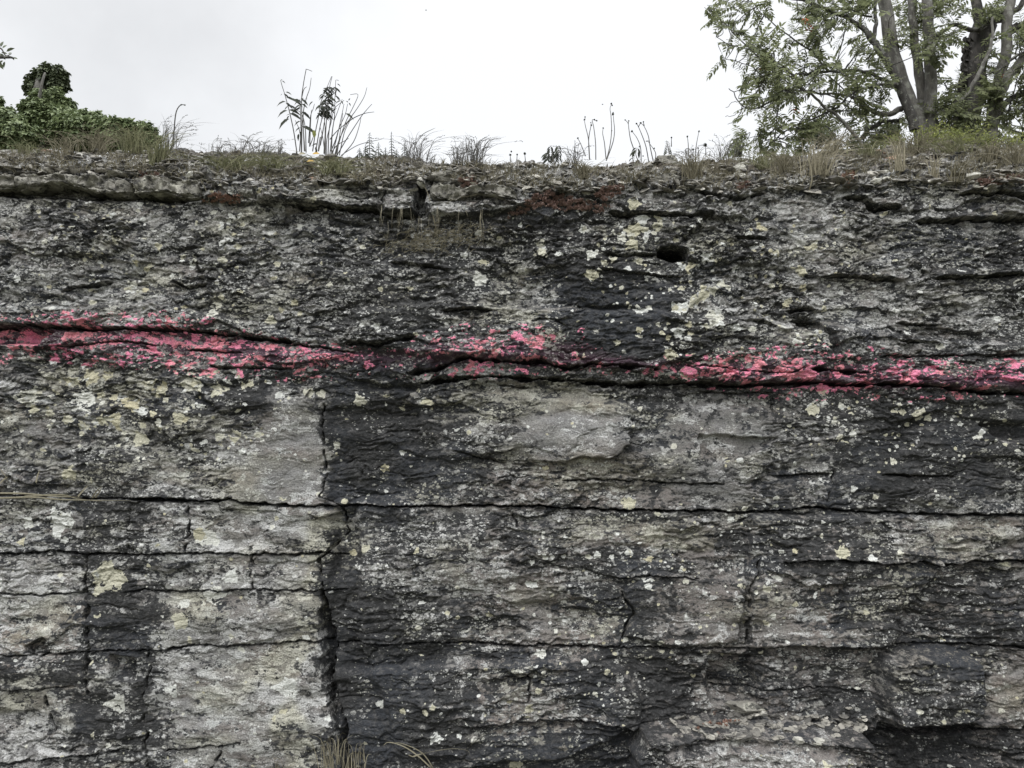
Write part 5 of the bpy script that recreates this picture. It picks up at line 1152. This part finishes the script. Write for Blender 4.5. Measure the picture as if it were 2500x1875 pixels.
def bush(lab, lumps, n, Y, mat=M_IVY, L=.046):
    cx, cy = lumps[0][0], lumps[0][1]; r_ = empty('ivy_bush', (*at(cx, cy, Y)[:2], plat_z(Y))); mb = MB()
    for k in range(6):
        b0 = np.array([r_.location.x + rng.normal() * .05, Y, plat_z(Y) - .05]); l_ = lumps[k % len(lumps)]; mb.tube(catmull([b0, (b0 + at(l_[0], l_[1], Y)) / 2 + rng.normal(size=3) * .08, at(l_[0], l_[1], Y)], 4), (.03, .012), 6)
    mb.build('stem', M_TWIG, r_); leafmass('foliage', r_, lumps, n, mat, L, Y); tag(r_, lab, 'bush', 'leafy bushes on the left rim')
bush('green bush at the left edge beside the ivy covered trunk', [(20, 300, 46, 34, 0), (5, 285, 30, 22, 0), (45, 330, 46, 34, -.2), (-40, 300, 50, 40, 0), (10, 350, 60, 30, 0), (-3, 250, 8, 18, 0)], 12000, 7.7)
bush('green bush just right of the ivy covered trunk', [(195, 295, 44, 24, 0), (225, 290, 34, 18, 0), (175, 320, 50, 34, -.2), (240, 315, 44, 30, -.1), (210, 345, 60, 26, 0)], 12000, 7.6)
bush('darker bush falling towards the middle at the right end of the left group', [(285, 305, 36, 20, 0), (310, 312, 26, 14, 0), (345, 320, 34, 22, 0), (372, 338, 14, 18, 0), (320, 335, 60, 28, .1), (270, 330, 40, 30, 0)], 10000, 7.4)
# twig reaching in at the left edge, from a small tree outside the frame
r_ = empty('overhanging_tree', (-4.3, 4.6, plat_z(4.6))); mb = MB()
mb.tube(catmull([(-4.3, 4.6, plat_z(4.6) - .1), (-4.25, 4.55, 3.6), (-4.1, 4.5, 4.6)], 6), (.08, .06, .03), 8); mb.build('trunk', M_BARK, r_)
mb = MB(); e1 = at(-6, 140, 4.4); e2 = at(34, 142, 4.4)
mb.tube(catmull([(-4.22, 4.55, 3.8), (-3.6, 4.45, 3.95), e1, e2], 5), (.02, .012, .004), 6); mb.tube(catmull([at(-20, 120, 4.4), at(2, 118, 4.4), at(14, 136, 4.4), at(28, 131, 4.4)], 4), (.006, .002), 5); mb.build('branch', M_TWIG, r_)
mb = MB(); tips = [((32, 141), (1, .1), 9), ((31, 138), (.3, 1), 8), ((8, 148), (-.6, .3), 16), ((12, 150), (-.3, .9), 14), ((2, 115), (.1, -1), 16), ((6, 118), (.6, -.8), 12), ((0, 130), (.5, .6), 16), ((-4, 150), (.4, .7), 18), ((20, 132), (.7, -.5), 8), ((3, 128), (.9, .1), 12)]
for (p_, d_, L_) in tips: mb.leaves([at(*p_, 4.4)], [(d_[0], .1, -d_[1])], [(0, -1, .3)], L_ * PX * 4.4 / D * 1.2, L_ * PX * 4.4 / D * .6)
for k in range(500):
    p_ = np.array([-4.2, 4.5, 4.5]) + rng.normal(size=3) * .35; mb.leaves([p_], [rng.normal(size=3)], [rng.normal(size=3)], .06, .03)
mb.build('crown', M_IVY_D, r_); tag(r_, 'dark leafy twig tip poking in at the left edge of the sky', 'tree')

# ------------------------------------------------------------------ rowans at the right
KZ = .37975
def zr(pts, Y=5.0, k=None): return [at(1660 + a * KZ, b * KZ, Y + (0 if k is None else k * i)) for i, (a, b) in enumerate(pts)]
def bough(mb, pts, w, Y=5.0, k=0., sides=9):
    kk = PX * Y / D * KZ * .5; c = catmull(zr(pts, Y, k), 5); n = len(c)
    c += np.stack([perlin(np.arange(n) / 3.1, np.full(n, pts[0][0] * .37), 601), np.zeros(n), perlin(np.arange(n) / 2.7, np.full(n, pts[0][1] * .31), 602)], 1) * .012
    mb.tube(c, [x * kk for x in w], sides); return c
def base_down(pts, Y):   # let a stem run down to the plateau
    x, y = pts[0]; p = at(1660 + x * KZ, y * KZ, Y); z = plat_z(Y) - .05; px = proj(p[0], p[1], z); return [((px[0] - 1660) / KZ, px[1] / KZ)] + pts
def pinnate(ml, tips, n, L=.13):
    """rowan leaves: a rachis with paired leaflets; tips = (pos, dir)"""
    pass
class Rowan:
    def __init__(s, lab, x, Y):
        s.Y = Y; p = at(1660 + x * KZ, 330, Y); s.root = empty('rowan_tree', (p[0], Y, plat_z(Y))); s.lab = lab; s.tips = []; s.tw = MB(); s.lf = MB()
    def trunk(s, pts, w, mat=None, Y=None, k=0):
        mb = MB(); Y = Y or s.Y; q = pts[-1]; g_ = (q[0] - pts[-2][0]) / max(60, abs(q[1] - pts[-2][1])) * .6
        if q[1] < 0: pts = pts + [(q[0] + g_ * 260, q[1] - 260), (q[0] + g_ * 560, q[1] - 560), (q[0] + g_ * 820, q[1] - 820)]; w = list(w) + [w[-1] * .62, w[-1] * .34, w[-1] * .1]
        c = bough(mb, base_down(pts, Y), [w[0]] + list(w), Y, k, 12); mb.build('trunk', mat or M_BARK, s.root); return c
    def branch(s, pts, w, mat=None, Y=None, k=0, tw=0):
        mb = MB(); c = bough(mb, pts, w, Y or s.Y, k, 8); mb.build('branch', mat or M_TWIG, s.root)
        for j in range(tw): s.twig(c[rng.integers(len(c) // 3, len(c))], None)
        return c
    def twig(s, p, d, L=None, leaf=True, nl=4):
        d = (rng.normal(size=3) * np.array([1, .8, .7])) if d is None else np.asarray(d, float); d = d / np.linalg.norm(d); L = L or rng.uniform(.15, .38)
        m1 = p + d * L * .5 + rng.normal(size=3) * .025; e_ = p + d * L + np.array([0, 0, -.03]) + rng.normal(size=3) * .03
        c = catmull([p, m1, e_], 4); s.tw.tube(c, (.0045, .0022), 5)
        if leaf:
            for j in range(nl): s.pinn(c[rng.integers(3, len(c))], d + rng.normal(size=3) * .8)
        return c
    def pinn(s, p, d, L=None):
        d = np.asarray(d, float); d[2] -= .08; d /= np.linalg.norm(d); L = L or rng.uniform(.075, .125); e_ = p + d * L
        s.tw.tube([p, (p + e_) / 2 + (0, 0, .006), e_], (.0016, .001), 3)
        up = np.array([rng.normal() * .5, -.5 + rng.normal() * .5, 1.]); sd_ = np.cross(d, up); sd_ /= np.linalg.norm(sd_) + 1e-9
        k = 6; u = np.linspace(.18, .95, k); ps = p + d * (L * u)[:, None]
        pos = np.vstack([ps, ps, e_[None]]); dirs_ = np.vstack([sd_ + d * .55 + rng.normal(size=(k, 3)) * .12, -sd_ + d * .55 + rng.normal(size=(k, 3)) * .12, d[None]])
        ll = np.concatenate([.040 - .010 * np.abs(u - .5)] * 2 + [[.036]]) * rng.uniform(.8, 1.15)
        s.lf.leaves(pos, dirs_, np.repeat(up[None], len(pos), 0) + rng.normal(size=(len(pos), 3)) * .2, ll, ll * .42, .25, .25)
    def fill(s, poly, n, Y, dy=.5, c=None, nl=4):
        xs_ = [q[0] for q in poly]; ys_ = [q[1] for q in poly]; k = 0
        while k < n:
            x = rng.uniform(min(xs_), max(xs_)); y = rng.uniform(min(ys_), max(ys_))
            if not inpoly(poly, np.array([x]), np.array([y]))[0]: continue
            if perlin(np.array([x / 95.]), np.array([y / 70.]), 620)[0] < -.16 - .1 * rng.random(): 
                k += .35; continue
            p = at(1660 + x * KZ, y * KZ, Y + rng.uniform(-dy, dy)); src = s.skel[np.argmin(np.linalg.norm((s.skel - p) * np.array([1, .35, 1]), axis=1))]
            v = p - src; dl = np.linalg.norm(v)
            m1 = src + v * .5 + rng.normal(size=3) * .02; s.tw.tube(catmull([src, m1, p], 3), (.0030 if dl > .15 else .0024, .0014), 4)
            for j in range(nl): s.pinn(p + rng.normal(size=3) * .02 - v / (dl + 1e-6) * rng.uniform(0, min(.12, dl)), v / (dl + 1e-6) + rng.normal(size=3) * .9)
            k += 1
    def done(s, berries=()):
        s.tw.build('twigs', M_TWIG, s.root); s.lf.build('crown', M_ROWAN, s.root)
        for (x, y) in berries:
            p = at(1660 + x * KZ, y * KZ, s.Y - .3); mb = MB(); v_, f_ = ICO1
            for j in range(9): mb.add(v_ * .0055 + p + rng.normal(size=3) * np.array([.012, .012, .009]), T=f_)
            mb.build('berry_cluster', M_BERRY, s.root)
        tag(s.root, s.lab, 'tree', 'rowan trees on the right rim')

R1 = Rowan('forked pale-stemmed rowan, leftmost tree with the widely spread leafy crown', 1560, 4.9); sk = []
sk.append(R1.trunk([(1560, 870), (1490, 700), (1410, 500), (1350, 250), (1310, -40), (1300, -300)], (100, 95, 92, 90, 80, 66)))
sk.append(R1.trunk([(1600, 860), (1560, 620), (1525, 380), (1500, 150), (1480, -40), (1500, -300)], (78, 70, 58, 52, 46, 40), Y=4.95))
sk.append(R1.trunk([(1615, 860), (1612, 520), (1600, 250), (1590, -40), (1620, -300)], (84, 76, 70, 66, 56), Y=4.88))
sk.append(R1.branch([(1510, 840), (1440, 620), (1340, 420), (1265, 300), (1235, 250), (1150, 160), (1000, 85), (850, 25), (700, -20), (560, -60)], (70, 62, 52, 44, 30, 24, 18, 12), Y=4.75, tw=0))
sk.append(R1.branch([(1240, 250), (1260, 160), (1258, 60), (1262, -60)], (30, 24, 20), Y=4.76))
sk.append(R1.branch([(1440, 590), (1350, 540), (1260, 490), (1180, 455), (1060, 455), (960, 460), (860, 468), (740, 486), (640, 520)], (30, 26, 20, 16, 8), Y=4.75, tw=8))
sk.append(R1.branch([(1400, 548), (1330, 545), (1240, 560), (1130, 590), (1040, 660), (985, 705), (760, 800), (660, 850), (590, 930)], (22, 18, 15, 11, 7), Y=4.65, tw=8))
sk.append(R1.branch([(1430, 700), (1340, 735), (1240, 715), (1150, 645), (1050, 605), (870, 600), (760, 560)], (40, 32, 24, 15, 9), M_BARK, Y=4.95, tw=5))
sk.append(R1.branch([(1190, 950), (1110, 850), (1030, 770), (940, 700), (860, 620), (780, 560), (700, 460), (600, 420)], (24, 22, 18, 13, 8), M_BARK, Y=4.6, tw=3))
sk.append(R1.branch([(1170, 890), (1230, 820), (1310, 785), (1430, 775)], (34, 30, 24), Y=5.0))
sk.append(R1.branch([(1100, 800), (1150, 745), (1190, 730)], (12, 9), Y=4.9)); sk.append(R1.branch([(1195, 860), (1200, 780), (1190, 700)], (22, 18, 14), M_BARK, Y=5.0))
sk.append(R1.branch([(700, 550), (620, 610), (540, 675), (460, 700), (400, 670), (350, 610), (312, 572)], (12, 10, 8, 5), Y=4.55, tw=0))
sk.append(R1.branch([(405, 690), (385, 730), (350, 775), (305, 798)], (6, 5, 3), Y=4.55)); R1.branch([(390, 725), (340, 740), (300, 748)], (4, 3), Y=4.55); R1.branch([(375, 640), (390, 600), (392, 575)], (5, 3), Y=4.55); R1.branch([(370, 650), (330, 665), (298, 690)], (4, 3), Y=4.55)
sk.append(R1.branch([(640, 520), (540, 400), (430, 300), (330, 190), (235, 110), (190, 70)], (12, 10, 8, 5, 3), Y=4.5, tw=0))
sk.append(R1.branch([(960, 460), (840, 330), (720, 240), (600, 150), (500, 60), (440, -30)], (14, 12, 9, 6, 4), Y=4.7, tw=2))
sk.append(R1.branch([(760, 560), (640, 570), (520, 480), (400, 400), (290, 380)], (9, 7, 4), Y=4.5, tw=0))
sk.append(R1.branch([(740, 486), (600, 380), (480, 330), (330, 290), (240, 245)], (9, 7, 4), Y=4.5, tw=0))
sk.append(R1.branch([(700, 860), (600, 900), (500, 880), (420, 890)], (7, 5, 3), Y=4.45, tw=2))
sk.append(R1.branch([(1235, 105), (1160, 90), (1090, 65), (980, 20)], (16, 10, 6), Y=4.8, tw=3))
R1.skel = np.vstack([c[len(c) // 5:] for c in sk])
R1.fill([(140, -10), (420, -10), (560, 40), (640, 150), (760, 200), (900, 300), (1000, 400), (960, 500), (900, 640), (800, 720), (640, 740), (560, 800), (500, 700), (430, 650), (420, 520), (330, 470), (220, 440), (210, 340), (300, 320), (220, 250), (300, 210), (170, 100), (110, 90)], 62, 4.6, .35)
R1.fill([(200, 60), (700, 60), (1000, 400), (960, 700), (560, 780), (420, 600), (260, 380)], 46, 4.6, .35, nl=0)
R1.fill([(900, 200), (1250, 300), (1400, 600), (1000, 760)], 34, 4.8, .3, nl=0)
R1.fill([(400, 860), (500, 780), (620, 740), (760, 760), (880, 800), (1000, 900), (900, 960), (740, 960), (560, 990), (440, 940)], 17, 4.5, .2)
R1.fill([(760, -20), (1060, -20), (1060, 190), (960, 330), (800, 230)], 26, 4.75, .3)
R1.fill([(1040, 260), (1250, 240), (1400, 500), (1250, 580), (1120, 560), (1080, 420)], 18, 4.8, .25)
R1.fill([(1050, -20), (1280, -20), (1230, 120), (1100, 80)], 12, 4.8, .25)
R1.fill([(900, 620), (1200, 600), (1420, 640), (1300, 760), (980, 780)], 13, 4.8, .25)
R1.fill([(1340, -20), (1870, -20), (1860, 120), (1600, 170), (1400, 180)], 22, 4.95, .3)
R1.fill([(1400, 180), (1560, 200), (1540, 420), (1440, 420)], 8, 5.0, .2)
R1.fill([(1620, 180), (1700, 240), (1680, 360), (1630, 420)], 9, 4.8, .2)
R1.fill([(1160, 800), (1440, 790), (1420, 900), (1200, 930)], 14, 5.0, .3)
R1.fill([(900, -60), (1800, -60), (2000, -500), (1700, -1050), (1300, -1100), (900, -700), (700, -300)], 55, 5.4, .5)
R1.done([(805, 130), (830, 180), (540, 440), (740, 710)])

R2 = Rowan('old rowan with a thick dark peeling trunk, second from the right edge', 1830, 5.2); sk = []
sk.append(R2.trunk([(1850, 860), (1860, 700), (1895, 540), (1900, 400), (1930, 250), (1965, 160)], (160, 150, 145, 135, 140, 150), M_BARK_D))
sk.append(R2.trunk([(1950, 230), (1920, 120), (1900, 0), (1880, -250)], (100, 72, 64, 56), M_BARK_D) if False else R2.branch([(1950, 250), (1920, 130), (1902, 0), (1880, -250)], (110, 74, 64, 54), M_BARK_D))
sk.append(R2.branch([(1960, 250), (2000, 150), (2090, 110), (2160, 60), (2240, -20), (2330, -120)], (90, 60, 40, 34, 28), M_BARK_D))
sk.append(R2.branch([(1930, 200), (1850, 185), (1770, 160), (1710, 190), (1640, 250), (1560, 320)], (36, 28, 22, 14), M_TWIG, Y=5.1))
sk.append(R2.branch([(1640, 745), (1740, 690), (1830, 620), (1910, 500), (1960, 400), (2005, 270), (2010, 110)], (18, 26, 28, 28, 22, 16), M_BARK, Y=4.85))
mb = MB()
for k in range(150):      # peeling bark flakes down the left side of the old trunk
    y_ = rng.uniform(230, 640); x_ = np.interp(y_, [230, 440, 640], [1850, 1830, 1800]) + rng.normal() * 10; p = at(1660 + x_ * KZ, y_ * KZ, 5.05)
    mb.leaves([p], [(rng.normal() * .3, rng.normal() * .3, -1)], [rng.normal(size=3)], .05, .028, .4, .1)
mb.build('peeling_bark', M_BARK_D, R2.root)
sk.append(R2.branch([(1840, 250), (1850, 300), (1830, 370), (1812, 440)], (14, 20, 12), M_BARK_D, Y=5.05))
sk.append(R2.branch([(1800, 600), (1720, 560), (1660, 480), (1640, 420), (1690, 420)], (10, 7, 4), Y=5.0, tw=2)); sk.append(R2.branch([(1790, 700), (1700, 690), (1640, 640), (1600, 560)], (14, 10, 6), Y=5.0, tw=2))
R2.skel = np.vstack(sk)
R2.fill([(1640, 480), (1800, 540), (1780, 760), (1640, 780)], 20, 5.0, .25); R2.fill([(1700, 200), (1790, 220), (1760, 290), (1710, 270)], 5, 5.0, .1, nl=2)
R2.fill([(1800, 720), (1920, 720), (1930, 830), (1780, 830)], 16, 4.8, .1); R2.fill([(1940, 40), (2080, 20), (2060, 90), (1960, 100)], 10, 5.1, .2); R2.fill([(1980, 280), (2060, 300), (2050, 560), (1960, 560)], 8, 5.1, .2)
R2.fill([(1750, -60), (2300, -60), (2400, -300), (2100, -600), (1800, -500)], 22, 5.6, .5)
R2.done([(2090, 492)])
R3 = Rowan('rowan at the right edge with two grey stems spreading into a V', 2010, 5.0); sk = []
sk.append(R3.trunk([(1995, 910), (2010, 760), (2040, 560), (2090, 380), (2110, 120), (2130, -40), (2140, -260)], (96, 86, 74, 66, 62, 54), M_BARK, Y=5.0))
sk.append(R3.trunk([(2015, 900), (2030, 700), (2080, 560), (2150, 440), (2230, 350), (2330, 240), (2420, 60)], (70, 66, 60, 58, 56, 46), M_BARK, Y=4.85))
sk.append(R3.branch([(2050, 720), (2120, 650), (2200, 590), (2320, 520)], (44, 34, 26), Y=4.95, tw=2)); sk.append(R3.branch([(2060, 810), (2140, 840), (2220, 870), (2320, 900)], (26, 22, 16), Y=5.1, tw=3))
sk.append(R3.branch([(2130, 200), (2170, 170), (2212, 180), (2320, 190)], (60, 46, 30), M_BARK_D, Y=5.05)); sk.append(R3.branch([(1960, 480), (2060, 440), (2130, 380), (2200, 340), (2300, 300)], (10, 14, 14, 8), Y=4.8, tw=3))
sk.append(R3.branch([(2150, 380), (2175, 280), (2170, 200)], (10, 7), Y=4.9)); sk.append(R3.branch([(2100, 60), (2060, 100), (2020, 105), (2120, 90)], (22, 26, 16), M_BARK_D, Y=5.05))
sk.append(R3.branch([(2040, 740), (2150, 700), (2250, 730)], (8, 5), Y=4.9, tw=2)); sk.append(R3.branch([(2030, 880), (2120, 890), (2260, 860)], (14, 9), Y=5.1, tw=2))
R3.skel = np.vstack(sk)
R3.fill([(2130, 640), (2300, 560), (2320, 900), (2080, 860), (2060, 700)], 26, 5.0, .3); R3.fill([(2000, 560), (2060, 540), (2080, 640), (1980, 660)], 12, 4.8, .1); R3.fill([(2140, 120), (2300, 100), (2300, 520), (2200, 560), (2160, 400)], 18, 5.0, .3)
R3.fill([(2050, -60), (2600, -60), (2700, -500), (2400, -1000), (2000, -900)], 42, 5.5, .5)
R3.done()

# two small flying insects in the sky
for (sx, sy, lab) in [(1471, 255, 'tiny dark flying insect above the tall seed stalks'), (1040, 25, 'tiny dark flying insect high in the white sky')]:
    Y_ = 3.9; p = at(sx, sy, Y_); r_ = empty('insect', p); v_, f_ = ico(2); b_ = link('body', np_mesh('body', v_ * np.array([.0045, .0016, .0016]) + p, f_, True, M_HERB), r_)
    mb = MB(); mb.leaves([p, p], [(.2, 1, .4), (.2, -1, .4)], [(0, 0, 1), (0, 0, 1)], .007, .003); mb.build('wings', M_STEM, r_); tag(r_, lab, 'insect')
